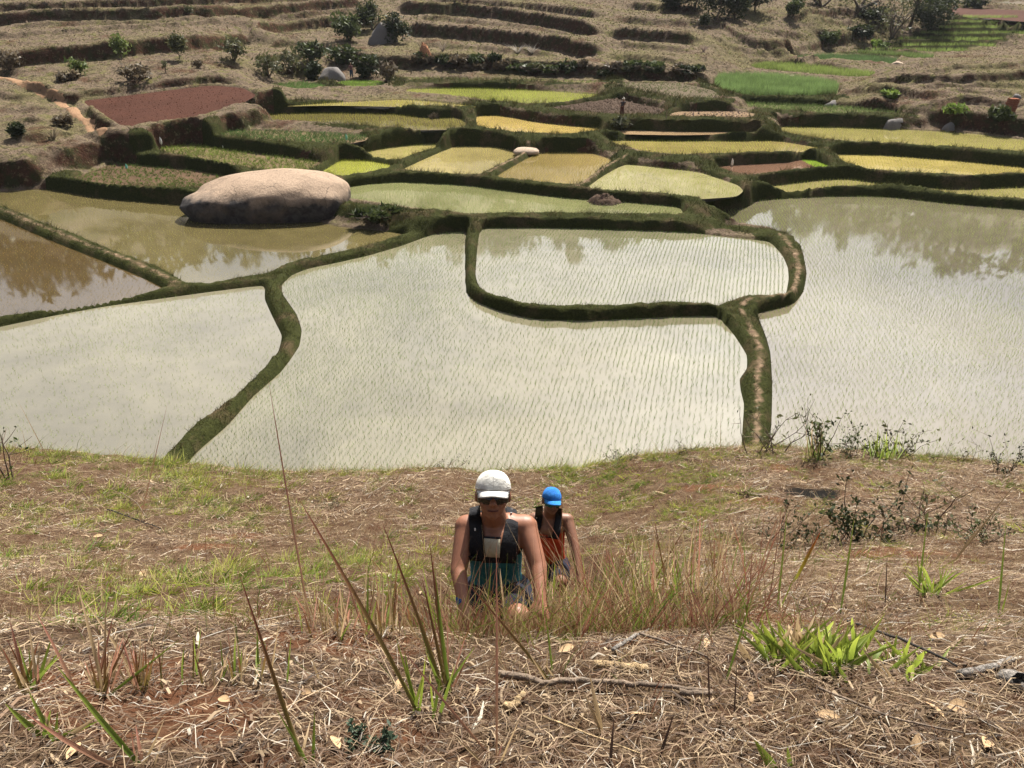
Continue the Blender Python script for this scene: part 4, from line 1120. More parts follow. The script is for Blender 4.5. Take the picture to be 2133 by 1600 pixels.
for (px, py, w, h, pal, nm, lab, trunk) in SHRUBS:
    p = at_ground(px, py)
    shrub(nm, lab, 'tree' if 'tree' in nm else 'shrub', p, px_size(p, w), px_size(p, h), *pal, leafy=1.0 if pal in (DK, MD) else 0.32, trunk=trunk)
for k in range(22):
    px = 868 + k * 27 + rng.uniform(-14, 14); p = at_ground(px, 124 + (px - 868) * 0.046 + rng.uniform(-7, 16))
    shrub('shrub', 'low green bush in the row along the bank above the cabbages', 'shrub', p, px_size(p, rng.uniform(34, 80)), px_size(p, rng.uniform(7, 19)), *((MD, OL, DK, BR)[rng.integers(0, 4)]), leafy=0.8, group='bushes along the back bank')

# ------------------------------------------------------------------ pale dead rosettes on the back hill
def rosette(px, py, size, label, colr):
    p = at_ground(px, py); L = px_size(p, size); k = 26
    B = np.zeros((k, 3)); a = rng.uniform(0, 6.3, k)
    v, f, c = blades(B, rng.uniform(0.5, 1.0, k) * L, np.full(k, L * 0.09), rng.uniform(0.2, 1.1, k), a, np.tile(colr, (k, 1)) * rng.uniform(0.7, 1.1, (k, 1)), seg=2)
    o = link('dead_plant', np_mesh('dead_plant', v, f, c, smooth_shade=False), M_DRY); o.location = p
    tag(o, label, 'plant')
rosette(1078, 112, 24, 'bleached dead spiky plant, left one of the pair on the back slope', (0.62, 0.56, 0.48))
rosette(1108, 112, 26, 'bleached dead spiky plant, right one of the pair on the back slope', (0.62, 0.56, 0.48))
rosette(112, 292, 34, 'straw-coloured dead tussock beside the sandy path', (0.42, 0.34, 0.22))
rosette(922, 108, 26, 'pale bare twigs sticking up above the bank of orange soil', (0.40, 0.33, 0.26))
rosette(1465, 108, 20, 'pinkish dry plant on the back slope', (0.40, 0.30, 0.26))

# ------------------------------------------------------------------ sandy path, orange soil slip, mud mound, straw ring
def ribbon(name, pts, width, mat, lift=0.03):
    w = np.array([at_ground(*q)[:2] for q in pts]); k = 60
    T = np.linspace(0, len(w) - 1, k); x = np.interp(T, range(len(w)), w[:, 0]); y = np.interp(T, range(len(w)), w[:, 1])
    x = np.convolve(np.pad(x, 4, 'edge'), np.ones(9) / 9, 'valid'); y = np.convolve(np.pad(y, 4, 'edge'), np.ones(9) / 9, 'valid')
    d = np.stack([np.gradient(x), np.gradient(y)], -1); d /= np.linalg.norm(d, axis=1, keepdims=True); nrm = np.stack([-d[:, 1], d[:, 0]], -1)
    rows = []
    for s in np.linspace(-1, 1, 7):
        wv = width * 0.5 * (1 + 0.3 * np.sin(np.arange(k) * 0.7 + s))
        xx = x + nrm[:, 0] * s * wv; yy = y + nrm[:, 1] * s * wv
        rows.append(np.stack([xx, yy, ground_z(xx, yy) + lift - 0.10 * abs(s) ** 4], -1))
    v = np.stack(rows, 0).reshape(-1, 3); i = np.arange(7 * k).reshape(7, k)
    return link(name, np_mesh(name, v, np.stack([i[:-1, :-1], i[1:, :-1], i[1:, 1:], i[:-1, 1:]], -1).reshape(-1, 4)), mat)
o = ribbon('path', [(-40, 150), (20, 166), (60, 180), (92, 200), (130, 214), (150, 232), (180, 252), (205, 270), (222, 284)], 0.9, soil_mat('sandy_path', (0.22, 0.135, 0.08)), 0.06)
tag(o, kind='structure')
def mound(name, px, py, wpx, hpx, mat, label, cat, ring=False, seed=1):
    p = at_ground(px, py); rx = px_size(p, wpx) / 2; hz = px_size(p, hpx)
    u = np.linspace(0, 1, 12); a = np.linspace(0, 2 * math.pi, 33)[:-1]
    U, A = np.meshgrid(u, a, indexing='ij')
    rr = rx * U * (1 + 0.25 * (vnoise(np.cos(A) * 2 + 5, np.sin(A) * 2 + 5, seed) - 0.5))
    prof = (1 - U ** 2) if not ring else np.exp(-((U - 0.7) / 0.18) ** 2) * 0.8
    zz = hz * prof * (0.7 + 0.6 * vnoise(np.cos(A) * U * 6 + 9, np.sin(A) * U * 6 + 9, seed + 1)) - 0.03
    v = np.stack([rr * np.cos(A), rr * np.sin(A), zz], -1).reshape(-1, 3)
    i = np.arange(12 * 32).reshape(12, 32)
    f = np.stack([i[:-1], i[1:], np.roll(i[1:], -1, 1), np.roll(i[:-1], -1, 1)], -1).reshape(-1, 4)
    o = link(name, np_mesh(name, v, f, smooth_shade=False), mat); o.location = p
    tag(o, label, cat)
    return o, rx, hz
M_MUD = soil_mat('mound_mud', (0.065, 0.044, 0.032))
o, rx, hz = mound('mud_mound', 1257, 430, 84, 24, M_MUD, 'dark clod-covered mud mound standing in the weedy green paddy', 'mound', seed=5)
mound('straw_ring', 920, 265, 46, 6, soil_mat('straw', (0.42, 0.33, 0.21)), 'pale ring of mud and straw in the olive paddy', 'mud ring', True, 8)
mound('soil_slip', 884, 118, 26, 22, soil_mat('orange_soil', (0.30, 0.15, 0.085)), 'orange patch of slipped bare soil on the back bank', 'soil slip', seed=11)
k = 260; a = rng.uniform(0, 6.3, k); r_ = np.sqrt(rng.random(k)) * rx * 0.95
B = np.stack([r_ * np.cos(a), r_ * np.sin(a), hz * np.maximum(1 - (r_ / rx) ** 2, 0) * 0.9], -1)
v, f, c = blades(B, rng.uniform(0.05, 0.22, k), rng.uniform(0.08, 0.2, k), rng.uniform(0.2, 1.5, k), rng.uniform(0, 6.3, k), lerp_cols((0.05, 0.03, 0.03), (0.26, 0.21, 0.15), rng.random(k) ** 2))
tag(link('debris', np_mesh('debris', v, f, c, smooth_shade=False), M_DRY, o), kind='stuff') if False else None
g = link('debris', np_mesh('debris', v, f, c, smooth_shade=False), M_DRY, [x for x in bpy.data.objects if x.name == 'mud_mound'][0]); g['kind'] = 'stuff'

# ------------------------------------------------------------------ nursery corner of the reddish pool
w = at_plane(np.array([1665, 1693, 1730, 1700, 1685, 1672.]), np.array([334, 333, 350, 352, 345, 338.]), 0.95)[:, :2]
xx = rng.uniform(w.min(0), w.max(0), (9000, 2)); xx = xx[inside(xx[:, 0], xx[:, 1], w)]
k = len(xx)
v, f, c = blades(np.column_stack([xx, np.full(k, 0.94)]), rng.uniform(0.1, 0.22, k), np.full(k, 0.03), rng.uniform(0, .4, k), rng.uniform(0, 6.3, k), lerp_cols((0.22, 0.40, 0.03), (0.36, 0.55, 0.06), rng.random(k)))
tag(link('rice_seedlings', np_mesh('rice_seedlings', v, f, c, smooth_shade=False), M_RICE), 'dense bright green rice nursery in the corner of the reddish pool', 'rice', kind='stuff')

# ------------------------------------------------------------------ bird scarers: bags tied to sticks
M_STICK = plain('grey_stick', (0.16, 0.12, 0.09), 0.9, 0.2, 30)
def scarer(px, py, hpx, colr, label, nm='bird_scarer'):
    p = at_ground(px, py); H = px_size(p, hpx)
    root = empty(nm, p); tag(root, label, 'bird scarer')
    v, f = tube([(0, 0, -0.1), (0.02, 0, H * 0.5), (0.0, 0.02, H)], 0.018, 0.012); link('stick', np_mesh('stick', v, f), M_STICK, root)
    rows = []; k = 10
    for j, (z, r) in enumerate([(1.02, .02), (0.95, .05), (0.8, .13), (0.6, .17), (0.42, .15), (0.34, .04)]):
        an = np.arange(k) * 2 * math.pi / k
        rows.append(np.stack([H * r * 0.7 * np.cos(an) * (1 + .3 * np.sin(3 * an + j)) + 0.03 * j * H * .3, H * r * 0.5 * np.sin(an), np.full(k, H * z)], -1))
    v = np.concatenate(rows); i = np.arange(len(rows) * k).reshape(-1, k)
    f = np.stack([i[:-1], np.roll(i[:-1], -1, 1), np.roll(i[1:], -1, 1), i[1:]], -1).reshape(-1, 4)
    link('bag', np_mesh('bag', v, f), plain('bag_plastic', colr, 0.5, 0.08, 6), root)
scarer(337, 309, 20, (0.75, 0.75, 0.72), 'white plastic bag on a stick at the corner of the middle vegetable bed')
scarer(521, 281, 18, (0.62, 0.56, 0.30), 'yellowish bag on a stick at the left of the upper vegetable bed')
scarer(675, 289, 13, (0.62, 0.58, 0.36), 'small cream bag on a stick in the upper vegetable bed')
scarer(722, 299, 18, (0.16, 0.42, 0.30), 'green and white bag on a stick in the upper vegetable bed')
scarer(266, 362, 18, (0.20, 0.55, 0.42), 'turquoise bag on a stick in the lowest vegetable bed')
scarer(465, 312, 8, (0.65, 0.6, 0.5), 'tiny pale rag on a stick in the middle vegetable bed')
scarer(535, 334, 14, (0.06, 0.05, 0.05), 'dark rag on a stick in the middle vegetable bed')
scarer(1523, 352, 20, (0.75, 0.68, 0.55), 'cream rag on a stick standing in the reddish pool')
p = at_ground(1388, 248); H = px_size(p, 24); v, f = tube([(0, 0, -.1), (0, 0, H)], 0.03, 0.025)
o = link('pole', np_mesh('pole', v, f), M_STICK); o.location = p; tag(o, 'thin bare pole standing at the edge of the flooded clod field', 'pole')
# brick pillar on the right bank
p = at_ground(2101, 236); H = px_size(p, 24); Wd = px_size(p, 15)
root = empty('brick_pillar', p); tag(root, 'leaning red-brown mud brick pillar on the dry right-hand slope', 'pillar')
M_BRK = soil_mat('mud_brick', (0.22, 0.09, 0.055)); ncz = 7
bme = None
for j in range(ncz):
    for s in (-1, 1):
        if bme is None:
            bm = bmesh.new(); bmesh.ops.create_cube(bm, size=1); bmesh.ops.scale(bm, vec=(Wd * 0.49, Wd * 0.8, H / ncz * 0.92), verts=bm.verts)
            bmesh.ops.bevel(bm, geom=bm.edges[:], offset=0.015, segments=1, affect='EDGES'); bme = bpy.data.meshes.new('brick'); bm.to_mesh(bme); bm.free(); bme.materials.append(M_BRK)
        b = link('brick', bme, None, root); b.location = (s * Wd * 0.25 + j * 0.02, rng.normal(0, 0.02), H / ncz * (j + 0.5)); b.rotation_euler = (0, 0.08, rng.normal(0, 0.05))
# ------------------------------------------------------------------ grass and litter on the slope under the camera
def fore_points(n, y0, y1, power=1.6, xm=0.80):
    """places on the slope, thinning with distance"""
    u = rng.random(n); e = 1 - power
    y = (y0 ** (2 - power) + u * (y1 ** (2 - power) - y0 ** (2 - power))) ** (1 / (2 - power)) if power != 2 else y0 * (y1 / y0) ** u
    x = rng.uniform(-1, 1, n) * (xm * y + 1.4)
    return x, y
def patchy(x, y, sc, seed): return fbm(x * sc, y * sc, 3, seed)

# straw litter lying on the ground
n = 98000
x, y = fore_points(n, 0.9, 12.8, 1.75)
n2 = 64000; x2, y2 = fore_points(n2, 2.6, 12.8, 0.9); x = np.concatenate([x, x2]); y = np.concatenate([y, y2]); n += n2
az = rng.uniform(0, 2 * math.pi, n); L = rng.lognormal(-2.75, 0.65, n) * np.clip(0.7 + y * 0.07, 0.7, 1.5); L = np.clip(L, 0.03, 0.55)
wd = rng.uniform(0.0010, 0.0034, n) * np.clip(0.8 + y * 0.16, 0.8, 2.6)
wide = rng.random(n) < 0.06; wd[wide] *= 3.0; L[wide] *= 0.6
dx = np.cos(az) * L / 2; dy = np.sin(az) * L / 2
z0 = fore_z(x - dx, y - dy); z1 = fore_z(x + dx, y + dy); zm = fore_z(x, y)
lift = rng.uniform(0.003, 0.025, n); tiltv = rng.normal(0, 0.18, n) * L
sx = -np.sin(az) * wd / 2; sy = np.cos(az) * wd / 2
v = np.empty((n, 6, 3))
v[:, 0] = np.stack([x - dx - sx, y - dy - sy, z0 + lift], -1); v[:, 1] = np.stack([x - dx + sx, y - dy + sy, z0 + lift + wd * 0.3], -1)
bow = rng.normal(0, 0.10, n) * L
v[:, 2] = np.stack([x - sx + sx / wd * bow * 2, y - sy + sy / wd * bow * 2, zm + lift + 0.012], -1); v[:, 3] = np.stack([x + sx + sx / wd * bow * 2, y + sy + sy / wd * bow * 2, zm + lift + 0.012 + wd * 0.3], -1)
v[:, 4] = np.stack([x + dx - sx * .4, y + dy - sy * .4, z1 + lift + np.abs(tiltv)], -1); v[:, 5] = np.stack([x + dx + sx * .4, y + dy + sy * .4, z1 + lift + np.abs(tiltv)], -1)
f = (np.arange(n) * 6)[:, None, None] + np.array([[0, 1, 3, 2], [2, 3, 5, 4]])[None]
t = rng.random(n)
c = np.where((t < 0.42)[:, None], lerp_cols((0.11, 0.072, 0.042), (0.36, 0.27, 0.17), rng.random(n) ** 1.3), np.where((t < 0.93)[:, None], lerp_cols((0.035, 0.024, 0.017), (0.17, 0.11, 0.07), rng.random(n)), lerp_cols((0.26, 0.235, 0.20), (0.55, 0.50, 0.42), rng.random(n))))
kp = rng.random(n) < np.clip(-0.25 + 1.9 * patchy(x, y, 1.1, 201), 0.12, 1)
gn = patchy(x, y, 0.45, 221) + 0.10 * smooth(0.2, -1.5, x / y * 2); kp &= (rng.random(n) > 0.75 * smooth(0.5, 0.62, gn)) | (y < 2.6)
bp = at_fore(1697, 1028); kp &= (np.hypot((x - bp[0]) / 0.4, (y - bp[1]) / 0.28) > 1) | (rng.random(n) < 0.12)
c *= (1.2 + 0.25 * smooth(2.6, 4.5, y))[:, None]
c = np.minimum(c, (0.46, 0.40, 0.32))
idx = np.nonzero(kp)[0]; vv = v[idx]
f = (np.arange(len(idx)) * 6)[:, None, None] + np.array([[0, 1, 3, 2], [2, 3, 5, 4]])[None]
o = link('straw_litter', np_mesh('straw_litter', vv.reshape(-1, 3), f.reshape(-1, 4), np.repeat(c[idx], 6, 0), smooth_shade=False), M_DRY)
tag(o, 'dead straw and leaf litter strewn over the near slope', 'straw', kind='stuff')

# short dry grass
n = 52000
x, y = fore_points(n, 1.0, 12.6, 1.5)
m_ = rng.random(n) < smooth(0.40, 0.62, patchy(x, y, 0.8, 211) + 0.12 * (y > 6))
x, y = x[m_], y[m_]; n = len(x)
s = np.clip(0.8 + 0.09 * y, 0.8, 1.8)
c = lerp_cols((0.33, 0.22, 0.12), (0.56, 0.43, 0.26), rng.random(n)); rd = rng.random(n) < 0.2; c[rd] = lerp_cols((0.22, 0.10, 0.06), (0.32, 0.16, 0.09), rng.random(rd.sum()))
v, f, cc = blades(np.stack([x, y, fore_z(x, y) - 0.01], -1), rng.uniform(0.03, 0.13, n) * s, rng.uniform(0.002, 0.005, n) * s * 1.5, rng.uniform(0.1, 1.6, n), rng.uniform(0, 6.3, n), c, fade=0.7)
o = link('dry_grass', np_mesh('dry_grass', v, f, cc, smooth_shade=False), M_DRY)
tag(o, 'short dry grass standing on the near slope', 'grass', kind='stuff')

# low green turf in clumps
pc = []
n = 3400
x, y = fore_points(n, 2.3, 12.4, 0.2)
dn = patchy(x, y, 0.55, 221) + 0.13 * smooth(0.2, -1.2, x / y * 2) + 0.12 * smooth(10.5, 12.0, y) - 0.2 * smooth(3.0, 2.2, y) * (x > -0.4)
k = rng.random(n) < 0.10 + 0.62 * smooth(0.44, 0.66, dn)
x, y = x[k], y[k]
nb = 64
r_ = rng.lognormal(-2.55, 0.4, len(x)).clip(0.035, 0.2) * np.clip(0.7 + 0.06 * y, 0.7, 1.5)
a = rng.uniform(0, 6.3, (len(x), nb)); rr = rng.random((len(x), nb)) * r_[:, None]
bx = (x[:, None] + np.cos(a) * rr * 1.2).ravel(); by = (y[:, None] + np.sin(a) * rr * 0.9).ravel(); n = len(bx)
s = np.repeat(r_ / 0.08, nb)
hue = np.repeat(rng.random(len(x)), nb)
c = lerp_cols((0.13, 0.24, 0.035), (0.50, 0.50, 0.09), np.clip(hue * 0.8 + rng.normal(0.1, 0.22, n), 0, 1)); dd_ = rng.random(n) < 0.12; c[dd_] = (0.40, 0.31, 0.17)
v, f, cc = blades(np.stack([bx, by, fore_z(bx, by) - 0.005], -1), rng.uniform(0.018, 0.055, n) * s, rng.uniform(0.008, 0.018, n) * np.sqrt(s), rng.uniform(0.6, 2.4, n), (a + rng.normal(0, 0.5, a.shape)).ravel(), c, seg=2, fade=0.6)
o = link('green_turf', np_mesh('green_turf', v, f, cc, smooth_shade=False), leaf_material('turf_leaf', trans=0.4))
tag(o, 'low yellow-green grass clumps spread over the near slope', 'grass', kind='stuff')

# fringe of grass along the brow
n = 6400
x = rng.uniform(-11.5, 11.5, n); y = rng.normal(12.0, 0.28, n)
c = lerp_cols((0.30, 0.23, 0.12), (0.55, 0.44, 0.26), rng.random(n)); gk = rng.random(n) < smooth(0.4, 0.6, patchy(x, y, 0.7, 231)); c[gk] = lerp_cols((0.14, 0.20, 0.04), (0.34, 0.36, 0.08), rng.random(gk.sum()))
v, f, cc = blades(np.stack([x, y, fore_z(x, y) - 0.02], -1), rng.lognormal(-2.0, 0.55, n).clip(0.05, 0.6), rng.uniform(0.005, 0.014, n), rng.uniform(0.1, 1.2, n), rng.uniform(0, 6.3, n), c, seg=2)
o = link('brow_grass', np_mesh('brow_grass', v, f, cc, smooth_shade=False), M_DRY)
tag(o, 'fringe of mixed grass along the brow above the paddies', 'grass', kind='stuff')

# ------------------------------------------------------------------ tall grass: blades sighted one by one
M_TALL = leaf_material('tall_grass_leaf', trans=0.45, rough=0.5)
PAL = {'red': ((0.17, 0.16, 0.04), (0.20, 0.055, 0.04)), 'green': ((0.12, 0.19, 0.03), (0.26, 0.31, 0.05)), 'dry': ((0.40, 0.29, 0.15), (0.50, 0.36, 0.21)), 'pink': ((0.36, 0.22, 0.13), (0.42, 0.18, 0.13)),
       'dark': ((0.04, 0.028, 0.022), (0.07, 0.04, 0.03)), 'flame': ((0.34, 0.40, 0.04), (0.42, 0.05, 0.03)), 'lime': ((0.26, 0.36, 0.05), (0.40, 0.45, 0.07))}
def blade_mesh(specs, root_p):
    """specs: (base point, tip point, width, palette, sag, fold)"""
    V_, F_, C_ = [], [], []; off = 0
    for (b, t, w, pal, sag, seg) in specs:
        d = t - b; L = np.linalg.norm(d)
        view = (b + t) / 2 - CAM; side = np.cross(d, view + rng.normal(0, 0.35, 3)); side /= np.linalg.norm(side) + 1e-9
        nrm = np.cross(side, d); nrm /= np.linalg.norm(nrm) + 1e-9
        if nrm[2] < 0: nrm = -nrm
        ca, cb = (np.array(q) for q in PAL[pal])
        for j in range(seg + 1):
            u = j / seg
            ctr = b + d * u + nrm * (sag * L * math.sin(math.pi * u ** 0.8)) 
            ww = w * (0.55 + 0.6 * min(1, u * 3)) * max(0.0, 1 - u ** 2.2) * 0.9 + 0.0006
            keel = nrm * (-ww * 0.18)
            V_ += [ctr - side * ww / 2, ctr + keel, ctr + side * ww / 2]
            cc = ca * (1 - u) + cb * u
            C_ += [cc, cc * 0.85, cc]
        for j in range(seg):
            o_ = off + j * 3
            F_ += [(o_, o_ + 1, o_ + 4, o_ + 3), (o_ + 1, o_ + 2, o_ + 5, o_ + 4)]
        off += (seg + 1) * 3
    return np.array(V_) - root_p, np.array(F_), np.array(C_)
def px_blade(bx, by, tx, ty, wmm, pal, sag=0.06, pull=0.0, seg=7):
    b = at_fore(bx, by); dep = (b - CAM) @ Fw
    t = at_depth(tx, ty, dep * (1 - pull))
    return (b - np.array([0, 0, 0.02]), t, wmm / 800, pal, sag, seg)
def random_blades(bx, by, n, hpx, spread_px, wmm, pals, sag=0.08, jx=12, jy=5):
    out = []
    for k in range(n):
        qx = bx + rng.normal(0, jx); qy = by + rng.normal(0, jy)
        out.append(px_blade(qx, qy, qx + rng.normal(0, spread_px), qy - hpx * rng.uniform(0.4, 1.1), wmm * rng.uniform(0.6, 1.3), pals[rng.integers(0, len(pals))], sag * rng.uniform(-0.6, 1.6), rng.normal(0, 0.03), 6))
    return out
def clump(label, specs, group=None, name='grass_clump'):
    p = np.mean([s_[0] for s_ in specs], 0)
    if 1 < len(specs) <= 12:
        root = empty(name, p); tag(root, label, 'grass clump', group)
        for sp1 in specs:
            v, f, c = blade_mesh([sp1], p); link('blade', np_mesh('blade', v, f, c), M_TALL, root)
        return root
    v, f, c = blade_mesh(specs, p)
    if len(specs) == 1:
        o = link(name, np_mesh(name, v, f, c), M_TALL); o.location = p
    else:
        o = empty(name, p); tag(link('blades', np_mesh('blades', v, f, c), M_TALL, o), kind='stuff')
    tag(o, label, 'grass clump', group)
    return o
B = px_blade; RB = random_blades
clump('long red-tipped grass blade leaning left from the bottom edge', [B(634, 1596, 496, 1189, 9, 'red', 0.05), B(650, 1590, 655, 1480, 7, 'green')] + RB(640, 1590, 4, 120, 40, 5, ['dry', 'green']))
clump('arching dark grass blades in the lower left corner', [B(300, 1598, 116, 1384, 12, 'green', 0.05), B(270, 1600, 47, 1481, 10, 'pink', 0.22)] + RB(290, 1595, 5, 90, 60, 6, ['dry', 'pink']))
clump('fan of tan and red grass blades on the lower left slope', [B(203, 1458, 277, 1309, 7, 'red'), B(216, 1450, 160, 1210, 8, 'dry', 0.18), B(203, 1455, 373, 1333, 7, 'green', -0.03), B(199, 1440, 236, 1282, 8, 'pink', 0.1), B(294, 1430, 175, 1249, 7, 'dry', 0.1), B(162, 1450, 76, 1277, 8, 'pink', 0.05), B(212, 1440, 219, 1232, 6, 'dry')] + RB(210, 1445, 16, 110, 45, 6, ['dry', 'pink', 'red', 'dry']))
clump('clump of green and brown blades at the left edge of the slope', [B(60, 1440, 20, 1290, 9, 'pink'), B(70, 1440, 110, 1320, 9, 'green'), B(50, 1450, 5, 1350, 9, 'red'), B(80, 1440, 60, 1300, 8, 'dry', 0.15)] + RB(60, 1440, 16, 110, 50, 7, ['pink', 'green', 'dry', 'red']))
clump('broad green and purple leaves low in the bottom left corner', [B(100, 1535, 10, 1465, 14, 'green', 0.1), B(110, 1540, 210, 1500, 12, 'green', 0.2), B(105, 1545, 0, 1560, 13, 'pink', 0.2), B(110, 1540, 60, 1440, 11, 'green')] + RB(105, 1540, 9, 60, 70, 10, ['green', 'pink', 'dry']))
clump('stubby tuft of dry reddish stalks left of the tall blades', RB(285, 1440, 22, 110, 26, 5, ['dry', 'pink', 'red']))
clump('row of short red-green shoots on the left of the slope', RB(470, 1420, 34, 110, 16, 5, ['green', 'red', 'dry'], jx=70, jy=10))
clump('tall red-green grass with one blade leaning far left', [B(876, 1494, 620, 1035, 11, 'red', 0.06), B(870, 1490, 842, 1352, 9, 'green'), B(876, 1490, 825, 1330, 8, 'lime'), B(900, 1500, 920, 1400, 8, 'green')] + RB(876, 1490, 5, 120, 30, 7, ['green', 'red', 'lime']))
clump('tall fan of red-tipped green blades left of the climbers', [B(936, 1446, 895, 1130, 11, 'red', 0.04), B(932, 1446, 878, 1200, 9, 'red', 0.03), B(928, 1446, 795, 1085, 10, 'red', 0.05), B(940, 1446, 905, 1180, 9, 'green'), B(925, 1440, 860, 1260, 8, 'green')] + RB(932, 1444, 7, 170, 34, 7, ['red', 'green', 'pink']))
clump('single green-to-red blade leaning left below the climbers', [B(1156, 1425, 975, 1215, 8, 'red', 0.04), B(1152, 1400, 1135, 1268, 6, 'green')] + RB(1150, 1420, 5, 60, 25, 5, ['dry', 'green']))
clump('upright reddish stem rising from the bottom edge', [B(1034, 1598, 1034, 1130, 6, 'pink', 0.01), B(1031, 1580, 832, 1345, 6, 'pink', 0.05)] + RB(1034, 1590, 5, 90, 50, 5, ['dry', 'pink']))
clump('splintered straw stub in the litter', [B(1257, 1534, 1227, 1399, 12, 'dry', 0.02), B(1262, 1536, 1215, 1440, 10, 'dry')])
clump('short charred stalk standing upright at the bottom edge', [B(1270, 1599, 1279, 1497, 7, 'dark', 0)], name='stalk')
clump('charred stalk leaning right at the bottom edge', [B(1368, 1590, 1405, 1484, 7, 'dark', 0)], name='stalk')
clump('charred stalk standing before the thorny bush', [B(1845, 1264, 1848, 1160, 6, 'dark', 0)], name='stalk')
clump('thin charred stalk left of the green tussock', [B(1480, 1480, 1474, 1350, 5, 'dark', 0)], name='stalk')
clump('thin charred stalk close under the green tussock', [B(1530, 1500, 1535, 1380, 4, 'dark', 0)], name='stalk')
clump('tall green blade with a slim shoot right of the climbers', [B(1619, 1272, 1640, 1060, 9, 'green', 0.02), B(1622, 1272, 1660, 1190, 6, 'lime')])
clump('tall straight green blade behind the green tussock', [B(1751, 1278, 1780, 1075, 10, 'green', 0.02)] + RB(1751, 1276, 3, 40, 12, 5, ['dry']))
clump('tall green blade rising from the small green plant', [B(1914, 1240, 1933, 1065, 9, 'green', 0.02), B(1918, 1240, 1910, 1150, 7, 'green')])
clump('tall green blade at the right edge of the slope', [B(2081, 1281, 2096, 1085, 9, 'green', 0.02), B(2086, 1281, 2104, 1210, 6, 'lime')])
clump('thin green stalk leaning right beside the green tussock', [B(1511, 1420, 1572, 1225, 6, 'green', 0.02), B(1497, 1362, 1413, 1167, 5, 'pink', 0.03)])
clump('yellow and scarlet leaf standing in the dry litter', [B(1653, 1213, 1713, 1100, 18, 'flame', 0.08), B(1655, 1213, 1600, 1216, 9, 'pink', 0.2)])
clump('small bright green plant among the dry stalks', RB(1940, 1238, 26, 60, 45, 10, ['lime', 'green', 'green'], 0.15, 10, 4))
clump('big green tussock of short broad leaves on the right', RB(1660, 1370, 70, 80, 62, 13, ['lime', 'green', 'lime', 'dry'], 0.2, 46, 12) + RB(1740, 1390, 50, 90, 55, 13, ['lime', 'green', 'green'], 0.2, 30, 12) + RB(1880, 1400, 26, 60, 50, 11, ['lime', 'green', 'dry'], 0.2, 30, 12), name='grass_tussock')
clump('broad green leaf at the bottom edge on the right', [B(1620, 1600, 1570, 1540, 22, 'green', 0.1), B(1650, 1600, 1640, 1555, 12, 'green')])
clump('bright lime blade standing beside the front climber', [B(1152, 1270, 1156, 1165, 18, 'lime', 0.03), B(1323, 1280, 1318, 1190, 10, 'lime', 0.03)])
clump('bunch of tall thin culms right of the climbers', [B(1497, 1228, 1501, 865, 6, 'dry', 0.02), B(1490, 1228, 1474, 1080, 5, 'red', 0.03), B(1500, 1226, 1440, 1040, 5, 'dry', 0.05)] + RB(1495, 1226, 12, 130, 16, 4, ['dry', 'red', 'pink'], 0.04, 6, 2))
clump('lone tall grass stalk left of the climbers', [B(650, 1310, 559, 791, 6, 'pink', 0.05), B(645, 1305, 600, 1010, 5, 'dry', 0.05)] + RB(648, 1300, 4, 130, 18, 4, ['dry', 'pink']))
clump('thin dry stalk on the left of the brow', [B(288, 1095, 349, 840, 9, 'pink', 0.03), B(290, 1090, 330, 900, 6, 'dry', 0.02)])
clump('pale seed stalks leaning left at the brow', [B(110, 975, 36, 832, 10, 'dry', 0.06), B(60, 960, 45, 890, 8, 'dry')])
# dense dry stand in front of the climbers
for k, (bx, by, nn, hp, sp_, lab) in enumerate((
        (800, 1320, 34, 150, 22, 'mixed red and green grass left of the front climber'),
        (960, 1318, 30, 110, 26, 'green and tan grass in front of the left hand of the front climber'),
        (1055, 1322, 34, 150, 34, 'tangle of tan and green grass before the knees of the front climber'),
        (1160, 1312, 36, 150, 40, 'tangle of red-brown grass between the two climbers'),
        (1250, 1290, 40, 170, 40, 'tall red-brown grass before the rear climber'),
        (1330, 1270, 40, 190, 40, 'tall tawny grass right of the rear climber'),
        (1420, 1250, 38, 170, 36, 'tawny grass left of the bunch of thin culms'),
        (700, 1330, 24, 110, 24, 'short red and green grass at the left end of the tall stand'))):
    clump(lab, RB(bx, by, nn, hp, sp_, 6, ['dry', 'pink', 'red', 'green', 'dry'], 0.10, 34, 8))
# thin culms crossing the climbers
clump('thin dry culms slanting across the climbers', [B(1180 + 14 * k + rng.normal(0, 6), 1300 + rng.normal(0, 5), 985 + 17 * k + rng.normal(0, 14), 1075 + rng.normal(0, 25), 2.6, ('dry', 'pink')[k % 2], 0.05, 0.05) for k in range(13)] + [B(1172, 1300, 1170, 960, 6, 'red', 0.01), B(1000, 1310, 940, 1090, 3, 'dry', 0.05), B(985, 1310, 1035, 1100, 3, 'dry', 0.05), B(1100, 1310, 1060, 1085, 4, 'dry', 0.08)])
# fringe of tall mixed grass along the lip of the slope
n = 3600
xx = rng.normal(0.15, 0.7, n); k = rng.random(n) < 0.55; xx[k] = rng.uniform(-2.2, 2.2, k.sum()); yy = rng.normal(2.45, 0.2, n)
kp = (rng.random(n) < smooth(0.35, 0.6, fbm(xx * 2.2, yy * 2.2, 3, 301)) + 0.15); xx, yy = xx[kp], yy[kp]; n = len(xx)
tt = rng.random(n)
c = np.where((tt < 0.5)[:, None], lerp_cols((0.30, 0.19, 0.10), (0.50, 0.36, 0.20), rng.random(n)), np.where((tt < 0.78)[:, None], lerp_cols((0.20, 0.08, 0.05), (0.30, 0.15, 0.08), rng.random(n)), lerp_cols((0.10, 0.16, 0.03), (0.26, 0.30, 0.05), rng.random(n))))
hh = rng.lognormal(-1.65, 0.5, n).clip(0.05, 0.55) * np.interp(xx, [-2, -0.5, 0.1, 0.9, 2], [0.6, 0.8, 1.25, 1.15, 0.7])
